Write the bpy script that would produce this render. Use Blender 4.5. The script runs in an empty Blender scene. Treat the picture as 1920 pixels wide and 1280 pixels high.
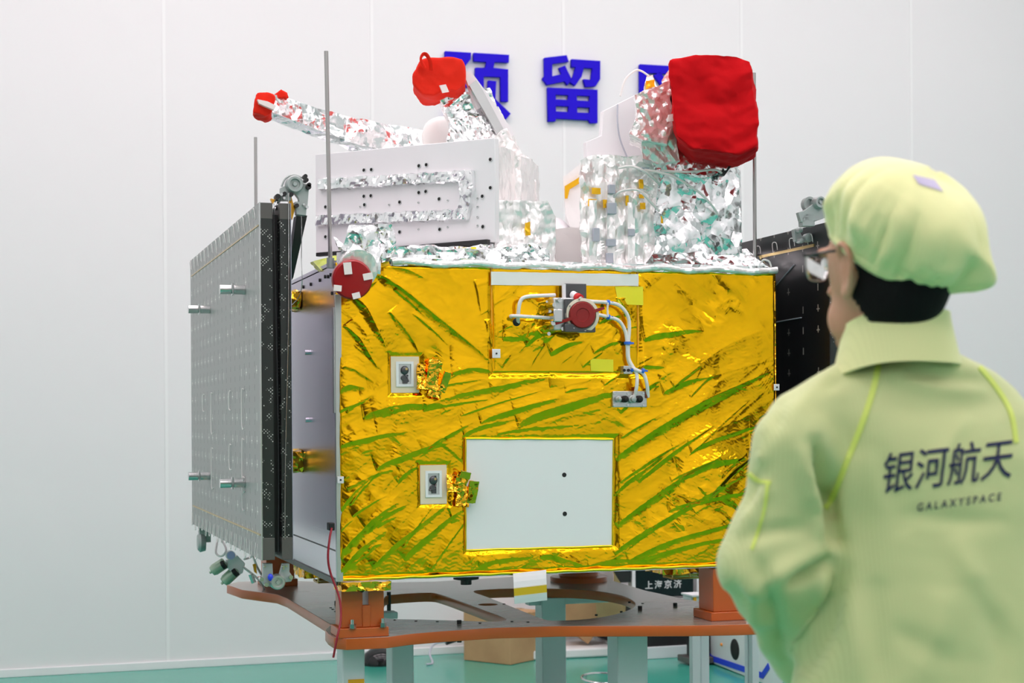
import bpy, bmesh, math, random
import numpy as np
from mathutils import Vector, Matrix, noise
from mathutils.bvhtree import BVHTree

S = bpy.context.scene
COL = S.collection
PI = math.pi
rnd = random.Random(7)

# ---------------------------------------------------------------- camera (level, slight roll, vertical shift)
CAM_H, FPX, CX, CY = 1.40, 3000.0, 960.0, 784.0
YAW, ROLL = math.atan(0.32), 0.007
Fv = Vector((math.sin(YAW), math.cos(YAW), 0)); R0 = Vector((math.cos(YAW), -math.sin(YAW), 0)); U0 = Vector((0, 0, 1))
Rv = math.cos(ROLL)*R0 - math.sin(ROLL)*U0
Uv = math.cos(ROLL)*U0 + math.sin(ROLL)*R0
C0 = Vector((0, 0, CAM_H))
def ray(px, py): return Fv + (px-CX)/FPX*Rv + (CY-py)/FPX*Uv
def PY(px, py, Y): d = ray(px, py); return C0 + d*(Y/d.y)          # point of the plane Y = const
def PX(px, py, X): d = ray(px, py); return C0 + d*(X/d.x)
def PZ(px, py, Z): d = ray(px, py); return C0 + d*((Z-CAM_H)/d.z)
cam = bpy.data.cameras.new('camera'); camo = bpy.data.objects.new('camera', cam); COL.objects.link(camo)
M3 = Matrix((Rv, Uv, -Fv)).transposed()
camo.matrix_world = Matrix.Translation(C0) @ M3.to_4x4()
cam.sensor_width = 36; cam.lens = FPX/1920*36; cam.shift_y = (CY-640)/1920; cam.clip_end = 60
cam.dof.use_dof = True; cam.dof.focus_distance = 5.15; cam.dof.aperture_fstop = 5.0
S.camera = camo

# ---------------------------------------------------------------- materials
def mat(name, col, rough=.5, metal=0., spec=.5, **k):
    m = bpy.data.materials.new(name); m.use_nodes = True
    b = m.node_tree.nodes['Principled BSDF']
    b.inputs['Base Color'].default_value = (*col, 1); b.inputs['Roughness'].default_value = rough
    b.inputs['Metallic'].default_value = metal; b.inputs['Specular IOR Level'].default_value = spec
    for kk, v in k.items(): b.inputs[kk.replace('_', ' ')].default_value = v
    return m
def nd(m, t, **k):
    n = m.node_tree.nodes.new(t)
    for a, v in k.items():
        if a.startswith('i_'):
            key = a[2:]
            n.inputs[int(key) if key.isdigit() else key.replace('_', ' ')].default_value = v
        else: setattr(n, a, v)
    return n
def lk(m, a, b): m.node_tree.links.new(a, b)
def pb(m): return m.node_tree.nodes['Principled BSDF']
def add_bump(m, scale=40, strength=.2, dist=.002, detail=3, stretch=None, kind='noise'):
    tc = nd(m, 'ShaderNodeTexCoord'); src = tc.outputs['Object']
    if stretch:
        mp = nd(m, 'ShaderNodeMapping'); mp.inputs['Scale'].default_value = stretch; lk(m, src, mp.inputs[0]); src = mp.outputs[0]
    if kind == 'noise':
        n = nd(m, 'ShaderNodeTexNoise', i_Scale=scale, i_Detail=detail); out = n.outputs[0]
    else:
        n = nd(m, 'ShaderNodeTexVoronoi', i_Scale=scale); out = n.outputs['Distance']
    lk(m, src, n.inputs['Vector'])
    b = nd(m, 'ShaderNodeBump', i_Strength=strength, i_Distance=dist); lk(m, out, b.inputs['Height']); lk(m, b.outputs[0], pb(m).inputs['Normal'])
    return m
def add_var(m, c1, c2, scale=3, detail=4, stretch=None):
    tc = nd(m, 'ShaderNodeTexCoord'); src = tc.outputs['Object']
    if stretch:
        mp = nd(m, 'ShaderNodeMapping'); mp.inputs['Scale'].default_value = stretch; lk(m, src, mp.inputs[0]); src = mp.outputs[0]
    n = nd(m, 'ShaderNodeTexNoise', i_Scale=scale, i_Detail=detail); lk(m, src, n.inputs['Vector'])
    r = nd(m, 'ShaderNodeValToRGB'); r.color_ramp.elements[0].position = .3; r.color_ramp.elements[1].position = .7
    r.color_ramp.elements[0].color = (*c1, 1); r.color_ramp.elements[1].color = (*c2, 1)
    lk(m, n.outputs[0], r.inputs[0]); lk(m, r.outputs[0], pb(m).inputs['Base Color']); return m

def facet(m, layers, warp=.03, wscale=6, mask=None, rot=None, stretch=(1, 1, 1)):
    """crumpled foil: each cell of a warped Voronoi pattern tilts its own way"""
    tc = nd(m, 'ShaderNodeTexCoord'); src = tc.outputs['Object']
    if rot is not None:
        mp = nd(m, 'ShaderNodeMapping'); mp.inputs['Rotation'].default_value = (0, rot, 0); lk(m, src, mp.inputs[0]); src = mp.outputs[0]
    n = nd(m, 'ShaderNodeTexNoise', i_Scale=wscale, i_Detail=3); lk(m, src, n.inputs['Vector'])
    w = nd(m, 'ShaderNodeVectorMath', operation='MULTIPLY_ADD'); lk(m, n.outputs['Color'], w.inputs[0]); w.inputs[1].default_value = (warp,)*3; lk(m, src, w.inputs[2])
    mp = nd(m, 'ShaderNodeMapping'); mp.inputs['Scale'].default_value = stretch; lk(m, w.outputs[0], mp.inputs[0])
    old = pb(m).inputs['Normal'].links[0].from_socket if pb(m).inputs['Normal'].links else nd(m, 'ShaderNodeNewGeometry').outputs['Normal']
    acc = old
    for sc, k in layers:
        v = nd(m, 'ShaderNodeTexVoronoi', i_Scale=sc); lk(m, mp.outputs[0], v.inputs['Vector'])
        s1 = nd(m, 'ShaderNodeVectorMath', operation='SUBTRACT'); lk(m, v.outputs['Color'], s1.inputs[0]); s1.inputs[1].default_value = (.5, .5, .5)
        s2 = nd(m, 'ShaderNodeVectorMath', operation='SCALE'); lk(m, s1.outputs[0], s2.inputs[0]); s2.inputs['Scale'].default_value = k
        if mask:
            mk = nd(m, 'ShaderNodeTexNoise', i_Scale=mask[0], i_Detail=2); lk(m, src, mk.inputs['Vector'])
            mr = nd(m, 'ShaderNodeMapRange'); mr.inputs[1].default_value = mask[1]; mr.inputs[2].default_value = mask[1]+.08; mr.inputs[3].default_value = mask[2]*k; mr.inputs[4].default_value = k
            lk(m, mk.outputs[0], mr.inputs[0]); lk(m, mr.outputs[0], s2.inputs['Scale'])
        a = nd(m, 'ShaderNodeVectorMath', operation='ADD'); lk(m, acc, a.inputs[0]); lk(m, s2.outputs[0], a.inputs[1]); acc = a.outputs[0]
    nz = nd(m, 'ShaderNodeVectorMath', operation='NORMALIZE'); lk(m, acc, nz.inputs[0]); lk(m, nz.outputs[0], pb(m).inputs['Normal']); return m
M = {}
M['wall'] = add_bump(mat('wall_panel', (.825, .82, .825), .38), 1.2, .05, .01)
M['joint'] = mat('wall_joint', (.88, .88, .88), .4)
M['ceiling'] = mat('ceiling_white', (.8, .8, .8), .6)
M['floor'] = add_var(mat('green_epoxy', (.05, .42, .30), .2), (.035, .34, .25), (.05, .39, .29), .7)
M['base'] = mat('baseboard_white', (.82, .84, .84), .4)
M['char'] = mat('blue_acrylic', (.016, .002, .62), .6, 0, .15)
M['gold'] = add_bump(mat('gold_foil', (.98, .53, .008), .15, 1.0), 26, .16, .004, 4)
M['gold2'] = add_bump(mat('gold_tape', (.95, .50, .03), .07, 1.0), 40, .35, .004, 3)
M['silver'] = add_bump(mat('silver_foil', (.95, .95, .96), .19, 1.0), 30, .22, .004, 3)
M['silver_soft'] = add_bump(mat('silver_film', (.97, .95, .94), .24, .55), 45, .5, .005, 5, (1, 1, .35))
facet(M['silver'], [(20, .38), (52, .22)], .05, 9)
facet(M['silver_soft'], [(24, .22), (70, .22)], .05, 9, None, None, (1, 1, .45))
facet(M['gold'], [(30, .26), (80, .20)], .04, 8, (4.5, .56, .07), math.radians(-32), (.35, 1, 1.2))
facet(M['gold2'], [(40, .5)], .03, 12)
M['gold_roll'] = add_bump(mat('gold_roll', (.95, .66, .03), .3, 1.0), 60, .3, .003, 3)
M['dark_metal'] = mat('dark_metal', (.10, .10, .105), .35, .6)
M['alu'] = add_bump(mat('brushed_aluminium', (.78, .76, .84), .26, 1.0), 6, .08, .003, 3, (1, 1, 25))
M['alu_light'] = mat('light_aluminium', (.60, .61, .61), .3, .85)
M['steel'] = mat('polished_steel', (.62, .63, .63), .18, 1.0)
M['rod'] = mat('rod_steel', (.42, .41, .40), .35, 1.0)
M['grey_paint'] = mat('grey_mechanism', (.40, .44, .43), .4, .35)
M['white'] = mat('white_coating', (.83, .82, .84), .45)
M['rad'] = mat('radiator_coating', (.81, .84, .835), .35)
M['white_cloth'] = add_bump(mat('white_blanket', (.87, .86, .84), .6), 20, .3, .006, 3)
M['black'] = mat('black_matt', (.012, .012, .013), .45)
M['black_gloss'] = mat('black_gloss', (.006, .006, .007), .12)
M['hole'] = mat('hole_black', (.01, .01, .01), .7)
M['red'] = add_bump(mat('red_cloth', (.60, .002, .006), .75, 0, .12), 9, .5, .014, 4)
M['red_orange'] = add_bump(mat('orange_red_cloth', (.78, .022, .008), .7, 0, .15), 14, .5, .01, 4)
M['dark_red'] = mat('dark_red_plastic', (.36, .004, .008), .32)
M['red_plastic'] = mat('red_plastic', (.62, .01, .015), .25)
M['tape'] = mat('clear_tape', (.86, .78, .75), .35)
M['white_tape'] = mat('white_tape_strip', (.80, .83, .80), .35)
M['yellow_tape'] = mat('yellow_tape', (.85, .78, .02), .4)
M['orange_tape'] = mat('amber_tape', (.92, .50, .01), .25, .5)
M['pale_frame'] = mat('translucent_tape', (.80, .70, .50), .3)
M['blue_tie'] = mat('blue_cable_tie', (.02, .16, .75), .4)
M['cable_white'] = add_bump(mat('white_sleeved_cable', (.82, .80, .78), .5), 300, .4, .002)
M['grey_tape'] = mat('grey_tape', (.46, .48, .55), .45)
M['orange_paint'] = mat('orange_brown_paint', (.52, .105, .016), .28, 0, .5)
M['cable_red'] = mat('red_cable', (.30, .006, .02), .4)
M['leg'] = mat('pale_grey_blue_paint', (.68, .73, .75), .3)
M['card'] = add_var(mat('cardboard', (.5, .3, .14), .8), (.46, .27, .13), (.56, .34, .17), 6)
M['foam'] = mat('white_foam', (.85, .86, .85), .7)
M['bluepaint'] = mat('blue_stripe', (.02, .06, .75), .4)
M['lens'] = mat('display_glass', (.01, .01, .014), .08)
M['glyph_white'] = mat('white_lettering', (.8, .8, .8), .5)
M['navy'] = mat('navy_print', (.008, .012, .07), .7)
M['skin'] = add_var(mat('skin', (.55, .30, .19), .5, 0, .4, Subsurface_Weight=.15, Subsurface_Scale=.02), (.50, .25, .15), (.60, .33, .21), 9)
M['hair'] = add_bump(mat('black_hair', (.006, .004, .005), .8, 0, .2), 220, .6, .002, 2, (1, 1, .15))
M['brass'] = mat('brass', (.6, .45, .2), .3, 1.0)
M['amber'] = mat('amber_film', (.90, .42, .01), .3)
M['trouser'] = mat('pale_green_trouser', (.55, .66, .33), .75)
M['shoe'] = mat('white_shoe', (.75, .75, .73), .5)
m = mat('lamp_glow', (1, 1, 1)); pb(m).inputs['Emission Color'].default_value = (1, .838, .882, 1); pb(m).inputs['Emission Strength'].default_value = 5.9; M['glow'] = m

# plate top: machined brownish grey
m = M['plate'] = mat('machined_plate', (.4, .33, .28), .25, .35)
add_var(m, (.34, .28, .24), (.46, .38, .33), 5, 3, (1, 12, 1))

# fabric of the overall: fine grid of conductive thread
def cloth(name, c, cg):
    m = mat(name, c, .62, 0, .35, Sheen_Weight=.35, Sheen_Roughness=.4)
    tc = nd(m, 'ShaderNodeTexCoord'); sx = nd(m, 'ShaderNodeSeparateXYZ'); lk(m, tc.outputs['Object'], sx.inputs[0])
    outs = []
    for ax, per in ((0, .005), (2, .005)):
        mu = nd(m, 'ShaderNodeMath', operation='MULTIPLY'); mu.inputs[1].default_value = 1/per; lk(m, sx.outputs[ax], mu.inputs[0])
        fr = nd(m, 'ShaderNodeMath', operation='FRACT'); lk(m, mu.outputs[0], fr.inputs[0])
        lt = nd(m, 'ShaderNodeMath', operation='LESS_THAN'); lt.inputs[1].default_value = .25; lk(m, fr.outputs[0], lt.inputs[0]); outs.append(lt)
    mx = nd(m, 'ShaderNodeMath', operation='MAXIMUM'); lk(m, outs[0].outputs[0], mx.inputs[0]); lk(m, outs[1].outputs[0], mx.inputs[1])
    cm = nd(m, 'ShaderNodeMix', data_type='RGBA'); cm.inputs[6].default_value = (*c, 1); cm.inputs[7].default_value = (*cg, 1)
    lk(m, mx.outputs[0], cm.inputs[0]); lk(m, cm.outputs[2], pb(m).inputs['Base Color'])
    n = nd(m, 'ShaderNodeTexNoise', i_Scale=5, i_Detail=3); lk(m, tc.outputs['Object'], n.inputs['Vector'])
    b = nd(m, 'ShaderNodeBump', i_Strength=.45, i_Distance=.02); lk(m, n.outputs[0], b.inputs['Height']); lk(m, b.outputs[0], pb(m).inputs['Normal'])
    return m
M['jacket'] = cloth('pale_green_cloth', (.62, .68, .33), (.57, .63, .29))
M['piping'] = mat('yellow_green_piping', (.66, .78, .16), .6)
M['cap'] = cloth('pale_yellow_green_cloth', (.84, .86, .42), (.80, .82, .39))
M['lavender'] = mat('lavender_patch', (.52, .48, .66), .6)

# solar panel back face: grey with rows of ticks and dashes (u = object Y, v = object Z)
def panel_mat(name, base, tick, dark, rough, metal):
    m = mat(name, base, rough, metal)
    tc = nd(m, 'ShaderNodeTexCoord'); sx = nd(m, 'ShaderNodeSeparateXYZ'); lk(m, tc.outputs['Object'], sx.inputs[0])
    def cell(out, per, off):
        a = nd(m, 'ShaderNodeMath', operation='MULTIPLY_ADD'); a.inputs[1].default_value = 1/per; a.inputs[2].default_value = off; lk(m, out, a.inputs[0])
        f = nd(m, 'ShaderNodeMath', operation='FRACT'); lk(m, a.outputs[0], f.inputs[0])
        g = nd(m, 'ShaderNodeMath', operation='FLOOR'); lk(m, a.outputs[0], g.inputs[0]); return f.outputs[0], g.outputs[0]
    def lt(o, v):
        n = nd(m, 'ShaderNodeMath', operation='LESS_THAN'); n.inputs[1].default_value = v; lk(m, o, n.inputs[0]); return n.outputs[0]
    def mul(a, b):
        n = nd(m, 'ShaderNodeMath', operation='MULTIPLY'); lk(m, a, n.inputs[0]); lk(m, b, n.inputs[1]); return n.outputs[0]
    def rand(a, b):
        cmb = nd(m, 'ShaderNodeCombineXYZ'); lk(m, a, cmb.inputs[0]); lk(m, b, cmb.inputs[1])
        w = nd(m, 'ShaderNodeTexWhiteNoise'); lk(m, cmb.outputs[0], w.inputs['Vector']); return w.outputs['Value']
    def mix(fac, c, prev):
        x = nd(m, 'ShaderNodeMix', data_type='RGBA'); x.inputs[7].default_value = (*c, 1); lk(m, fac, x.inputs[0])
        if prev is None: x.inputs[6].default_value = (*base, 1)
        else: lk(m, prev, x.inputs[6])
        return x.outputs[2]
    fu, gu = cell(sx.outputs[1], .106, 0); fv, gv = cell(sx.outputs[2], .0355, 0)
    d = mul(lt(fu, .045), lt(fv, .5)); c = mix(d, dark, None)
    fu2, gu2 = cell(sx.outputs[1], .106, .4); fv2, gv2 = cell(sx.outputs[2], .071, .3)
    t = mul(mul(lt(fu2, .06), lt(fv2, .34)), lt(rand(gu2, gv2), .8)); c = mix(t, tick, c)
    fu3, gu3 = cell(sx.outputs[1], .106, .47); fv3, gv3 = cell(sx.outputs[2], .071, .2)
    t = mul(mul(lt(fu3, .2), lt(fv3, .06)), lt(rand(gu3, gv3), .5)); c = mix(t, tick, c)
    lk(m, c, pb(m).inputs['Base Color']); return m
M['panel_grey'] = panel_mat('panel_grey', (.37, .37, .365), (.80, .80, .75), (.09, .09, .09), .45, .15)
M['panel_black'] = panel_mat('panel_black', (.006, .006, .007), (.30, .27, .25), (.002, .002, .002), .3, .0)
# perforated carbon edge
m = M['carbon'] = mat('carbon_edge', (.02, .023, .022), .35)
tc = nd(m, 'ShaderNodeTexCoord'); mp = nd(m, 'ShaderNodeMapping'); mp.inputs['Rotation'].default_value = (0, PI/4, 0); lk(m, tc.outputs['Object'], mp.inputs[0])
sx = nd(m, 'ShaderNodeSeparateXYZ'); lk(m, mp.outputs[0], sx.inputs[0]); fs = []
for ax in (0, 2):
    a = nd(m, 'ShaderNodeMath', operation='MULTIPLY'); a.inputs[1].default_value = 1/.0072; lk(m, sx.outputs[ax], a.inputs[0])
    f = nd(m, 'ShaderNodeMath', operation='FRACT'); lk(m, a.outputs[0], f.inputs[0])
    f2 = nd(m, 'ShaderNodeMath', operation='LESS_THAN'); f2.inputs[1].default_value = .42; lk(m, f.outputs[0], f2.inputs[0]); fs.append(f2)
mm = nd(m, 'ShaderNodeMath', operation='MULTIPLY'); lk(m, fs[0].outputs[0], mm.inputs[0]); lk(m, fs[1].outputs[0], mm.inputs[1])
n = nd(m, 'ShaderNodeTexNoise', i_Scale=38, i_Detail=2); lk(m, tc.outputs['Object'], n.inputs['Vector'])
g = nd(m, 'ShaderNodeMath', operation='GREATER_THAN'); g.inputs[1].default_value = .585; lk(m, n.outputs[0], g.inputs[0])
m2 = nd(m, 'ShaderNodeMath', operation='MULTIPLY'); lk(m, mm.outputs[0], m2.inputs[0]); lk(m, g.outputs[0], m2.inputs[1])
cm = nd(m, 'ShaderNodeMix', data_type='RGBA'); cm.inputs[6].default_value = (.018, .021, .02, 1); cm.inputs[7].default_value = (.62, .62, .58, 1)
lk(m, m2.outputs[0], cm.inputs[0]); lk(m, cm.outputs[2], pb(m).inputs['Base Color'])
M['edge_cap'] = mat('brown_grey_edge', (.10, .092, .085), .4)

# ---------------------------------------------------------------- mesh helpers
def link_mesh(name, me, material=None, parent=None, props=None):
    o = bpy.data.objects.new(name, me); COL.objects.link(o)
    if material is not None:
        for q in (material if isinstance(material, (list, tuple)) else [material]): me.materials.append(q)
    if parent is not None:
        o.parent = parent
        if parent.type == 'EMPTY': o.matrix_parent_inverse = parent.matrix_basis.inverted()
    if props:
        for k, v in props.items(): o[k] = v
    return o
def empty(name, loc, label, cat, group=None, rz=0):
    o = bpy.data.objects.new(name, None); COL.objects.link(o); o.empty_display_size = .1
    o.matrix_basis = Matrix.Translation(loc) @ Matrix.Rotation(rz, 4, 'Z'); o['label'] = label; o['category'] = cat
    if group: o['group'] = group
    return o
def T(label, cat, group=None):
    d = {'label': label, 'category': cat}
    if group: d['group'] = group
    return d
ST = {'kind': 'structure'}

def smooth_path(pts, k=6):
    pts = [Vector(p) for p in pts]; out = []
    for i in range(len(pts)-1):
        p0 = pts[max(i-1, 0)]; p1 = pts[i]; p2 = pts[i+1]; p3 = pts[min(i+2, len(pts)-1)]
        for j in range(k):
            t = j/k
            out.append(.5*((2*p1)+(p2-p0)*t+(2*p0-5*p1+4*p2-p3)*t*t+(3*p1-p0-3*p2+p3)*t**3))
    out.append(pts[-1]); return out

class MB:
    def __init__(s): s.v = []; s.f = []; s.m = []
    def add(s, vs, fs, mi=0):
        b = len(s.v); s.v += [tuple(v) for v in vs]; s.f += [tuple(b+i for i in f) for f in fs]; s.m += [mi]*len(fs); return s
    def box(s, x0, x1, y0, y1, z0, z1, X=None, mi=0):
        vs = [Vector((x, y, z)) for z in (z0, z1) for y in (y0, y1) for x in (x0, x1)]
        if X is not None: vs = [X @ v for v in vs]
        return s.add(vs, [(0,2,3,1),(4,5,7,6),(0,1,5,4),(2,6,7,3),(0,4,6,2),(1,3,7,5)], mi)
    def hexa(s, a, b, mi=0):   # a,b: two matching quads
        vs = list(a)+list(b); return s.add(vs, [(3,2,1,0),(4,5,6,7),(0,1,5,4),(1,2,6,5),(2,3,7,6),(3,0,4,7)], mi)
    def prism(s, pts, off, mi=0):   # planar 3D outline extruded by off
        n = len(pts); a = [Vector(p) for p in pts]; b = [p+Vector(off) for p in a]
        fs = [tuple(range(n))[::-1], tuple(range(n, 2*n))]+[(i, (i+1) % n, n+(i+1) % n, n+i) for i in range(n)]
        return s.add(a+b, fs, mi)
    def frame(s, d):
        d = Vector(d).normalized(); u = d.orthogonal().normalized(); return d, u, d.cross(u)
    def rings(s, cen, rad, n=20, caps=True, mi=0, ax=None, flat=1.):
        cen = [Vector(c) for c in cen]; vs = []; prev = None
        for i, c in enumerate(cen):
            d = (cen[min(i+1, len(cen)-1)]-cen[max(i-1, 0)])
            if d.length < 1e-9: d = Vector(ax or (0, 0, 1))
            d.normalize()
            if prev is None: u = (Vector(ax).cross(d) if ax else d.orthogonal()).normalized()
            else: u = (prev-d*prev.dot(d)).normalized()
            prev = u; w = d.cross(u); r = rad[i] if isinstance(rad, (list, tuple)) else rad
            for j in range(n):
                a = 2*PI*j/n; vs.append(c+u*(math.cos(a)*r)+w*(math.sin(a)*r*flat))
        fs = [(i*n+j, i*n+(j+1) % n, (i+1)*n+(j+1) % n, (i+1)*n+j) for i in range(len(cen)-1) for j in range(n)]
        if caps: fs += [tuple(range(n))[::-1], tuple((len(cen)-1)*n+j for j in range(n))]
        return s.add(vs, fs, mi)
    def cyl(s, a, b, r, r2=None, n=24, mi=0): return s.rings([a, b], [r, r if r2 is None else r2], n, True, mi)
    def lathe(s, o, axis, prof, n=28, mi=0):   # prof: (radius, distance along axis)
        d, u, w = s.frame(axis); o = Vector(o); vs = []
        for r, t in prof:
            for j in range(n):
                a = 2*PI*j/n; vs.append(o+d*t+(u*math.cos(a)+w*math.sin(a))*max(r, 1e-4))
        k = len(prof); fs = [(i*n+j, i*n+(j+1) % n, (i+1)*n+(j+1) % n, (i+1)*n+j) for i in range(k-1) for j in range(n)]
        return s.add(vs, fs+[tuple(range(n))[::-1], tuple((k-1)*n+j for j in range(n))], mi)
    def tube(s, pts, r, n=10, k=6, mi=0): return s.rings(smooth_path(pts, k) if k > 1 else pts, r, n, True, mi)
    def ball(s, c, r, rz=None, X=None, n=24, k=14, mi=0):
        c = Vector(c); R3 = Vector(r) if not isinstance(r, (int, float)) else Vector((r, r, r)); vs = []
        for i in range(1, k):
            th = PI*i/k
            for j in range(n):
                a = 2*PI*j/n; q = Vector((R3.x*math.sin(th)*math.cos(a), R3.y*math.sin(th)*math.sin(a), R3.z*math.cos(th)))
                vs.append(c+((X @ q) if X is not None else q))
        top = Vector((0, 0, R3.z)); vs += [c+((X @ top) if X is not None else top), c-((X @ top) if X is not None else top)]
        fs = [(i*n+j, (i+1)*n+j, (i+1)*n+(j+1) % n, i*n+(j+1) % n) for i in range(k-2) for j in range(n)]
        t = (k-1)*n; fs += [(t, j, (j+1) % n) for j in range(n)]+[(t+1, (k-2)*n+(j+1) % n, (k-2)*n+j) for j in range(n)]
        return s.add(vs, fs, mi)
    def mesh(s, name, sharp=38):
        me = bpy.data.meshes.new(name); me.from_pydata(s.v, [], s.f)
        me.polygons.foreach_set('material_index', s.m); fix(me)
        if sharp is not None:
            me.polygons.foreach_set('use_smooth', [True]*len(me.polygons)); me.set_sharp_from_angle(angle=math.radians(sharp))
        return me
    def build(s, name, material, parent=None, props=None, sharp=38, bevel=0):
        o = link_mesh(name, s.mesh(name, sharp), material, parent, props)
        if bevel:
            b = o.modifiers.new('bevel', 'BEVEL'); b.width = bevel; b.segments = 2; b.limit_method = 'ANGLE'; b.angle_limit = math.radians(40)
        return o
def both(mb, a, b): pass
def fix(me):
    bm = bmesh.new(); bm.from_mesh(me); bmesh.ops.recalc_face_normals(bm, faces=bm.faces[:]); bm.to_mesh(me); bm.free(); me.update()

def eval_mesh(o):
    dg = bpy.context.evaluated_depsgraph_get(); me = bpy.data.meshes.new_from_object(o.evaluated_get(dg), depsgraph=dg); return me
def shape2d(loops, depth, matrix, mi_top=None):
    """outline plus holes (2D loops) extruded to depth, placed by matrix (local z = extrusion, 0..depth)"""
    cu = bpy.data.curves.new('tmp', 'CURVE'); cu.dimensions = '2D'; cu.fill_mode = 'BOTH'; cu.extrude = depth/2
    for L in loops:
        sp = cu.splines.new('POLY'); sp.points.add(len(L)-1); sp.use_cyclic_u = True
        for p, q in zip(sp.points, L): p.co = (q[0], q[1], 0, 1)
    o = bpy.data.objects.new('tmp', cu); COL.objects.link(o); bpy.context.view_layer.update()
    me = eval_mesh(o); bpy.data.objects.remove(o); me.transform(matrix @ Matrix.Translation((0, 0, depth/2)))
    bm = bmesh.new(); bm.from_mesh(me); bmesh.ops.remove_doubles(bm, verts=bm.verts[:], dist=1e-5); bmesh.ops.recalc_face_normals(bm, faces=bm.faces[:]); bm.to_mesh(me); bm.free()
    me.materials.clear(); return me

def crump(Pn, seed, freq, n=8):
    """creased-paper height, 0..1: triangle waves in random directions (Pn: N x 3)"""
    r = np.random.RandomState(seed); h = np.zeros(len(Pn)); tot = 0
    W = Pn + .22/freq*np.sin(Pn[:, [1, 2, 0]]*freq*2.1+r.rand(3)*6)
    for i in range(n):
        d = r.randn(3); d /= np.linalg.norm(d); f = freq*r.uniform(.5, 2.2); w = 1/f**.9
        t = np.abs(((W@d)*f+r.rand()) % 1-.5)*2; h += t*w; tot += w
    return h/tot
def crumple(mb, name, material, parent=None, props=None, size=.02, amp=.012, freq=9, seed=1, smooth=False, inflate=0):
    """subdivide a shape and crease it along its normals"""
    me = bpy.data.meshes.new(name); me.from_pydata(mb.v, [], mb.f); bm = bmesh.new(); bm.from_mesh(me)
    bmesh.ops.recalc_face_normals(bm, faces=bm.faces[:]); bmesh.ops.triangulate(bm, faces=[f for f in bm.faces if len(f.verts) > 4])
    for it in range(9):
        es = [e for e in bm.edges if e.calc_length() > size]
        if not es: break
        bmesh.ops.subdivide_edges(bm, edges=es, cuts=1, use_grid_fill=True)
        if len(bm.verts) > 60000: break
    bmesh.ops.triangulate(bm, faces=bm.faces[:])
    bm.normal_update(); bm.verts.ensure_lookup_table()
    if inflate:
        for _ in range(inflate): bmesh.ops.smooth_vert(bm, verts=bm.verts[:], factor=.5, use_axis_x=True, use_axis_y=True, use_axis_z=True)
        bm.normal_update()
    P = np.array([v.co[:] for v in bm.verts]); N = np.array([v.normal[:] for v in bm.verts])
    h = (crump(P, seed, freq)-.5)*2*amp+(crump(P, seed+9, freq*2.7)-.5)*amp*.7
    P = P+N*h[:, None]
    for v, p in zip(bm.verts, P): v.co = p
    bm.to_mesh(me); bm.free()
    if smooth: me.polygons.foreach_set('use_smooth', [True]*len(me.polygons))
    else:
        me.polygons.foreach_set('use_smooth', [True]*len(me.polygons)); me.set_sharp_from_angle(angle=math.radians(14))
    return link_mesh(name, me, material, parent, props)

# ---------------------------------------------------------------- room
XL, XR, YN, YF, ZC = -3.2, 9.2, -2.6, 9.2, 5.3
MB().box(XL, XR, YN, YF, -.1, 0).build('floor', M['floor'], props=ST, sharp=None)
MB().box(XL, XR, YN, YF, ZC, ZC+.1).build('ceiling', M['ceiling'], props=ST, sharp=None)
MB().box(XL-.1, XR+.1, YF, YF+.1, -.1, ZC+.1).build('wall_back', M['wall'], props=ST, sharp=None)
MB().box(XL-.1, XR+.1, YN-.1, YN, -.1, ZC+.1).build('wall_front', M['wall'], props=ST, sharp=None)
MB().box(XL-.1, XL, YN, YF, -.1, ZC+.1).build('wall_left', M['wall'], props=ST, sharp=None)
MB().box(XR, XR+.1, YN, YF, -.1, ZC+.1).build('wall_right', M['wall'], props=ST, sharp=None)
MB().box(XL, XR, YF-.012, YF, 0, .045).build('baseboard_back', M['base'], props=ST, sharp=None, bevel=.003)
for i, x in enumerate((-.3, .895, 2.095, 3.29, 4.485, 5.71, 6.9, 8.1)):
    mb = MB(); mb.box(x-.009, x+.009, YF-.004, YF, .045, ZC); mb.build('trim_%d' % (i+1), M['joint'], props=ST, sharp=None)
for i, (xa, xb, zz) in enumerate(((-2.4, 1.7, 2.7), (7.0, 9.0, 2.7))):  # unseen dark panels and rims, added for the gold foil to reflect
    MB().box(xa, xb, YN, YN+.05, 0, zz).build('added_dark_panel_%d' % (i+1), mat('dark_reflection', (.05, .035, .03), .4), props=ST, sharp=None)
    MB().box(xa-.06, xb+.06, YN, YN+.03, 0, zz+.06).build('added_dark_panel_%d_frame' % (i+1), M['joint'], props=ST, sharp=None)
for y in (-1.2, 1.0, 3.2, 5.4, 7.5):
    for x in (-1.4, 1.1, 3.6, 6.1):
        e = empty('ceiling_light', (x, y, ZC), 'white rectangular ceiling lamp panel above the room', 'lamp', 'ceiling lamp panels')
        MB().box(x-1.02, x+1.02, y-.47, y+.47, ZC-.03, ZC-.001).build('frame', M['white'], e)
        MB().box(x-.99, x+.99, y-.44, y+.44, ZC-.036, ZC-.031).build('diffuser', M['glow'], e)
w = bpy.data.worlds.new('world'); S.world = w; w.use_nodes = True
w.node_tree.nodes['Background'].inputs[0].default_value = (.9, .95, 1, 1); w.node_tree.nodes['Background'].inputs[1].default_value = .3
S.view_settings.view_transform = 'Standard'; S.view_settings.look = 'None'; S.view_settings.gamma = 1; S.view_settings.exposure = 0.0
S.view_settings.use_curve_mapping = False

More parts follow.
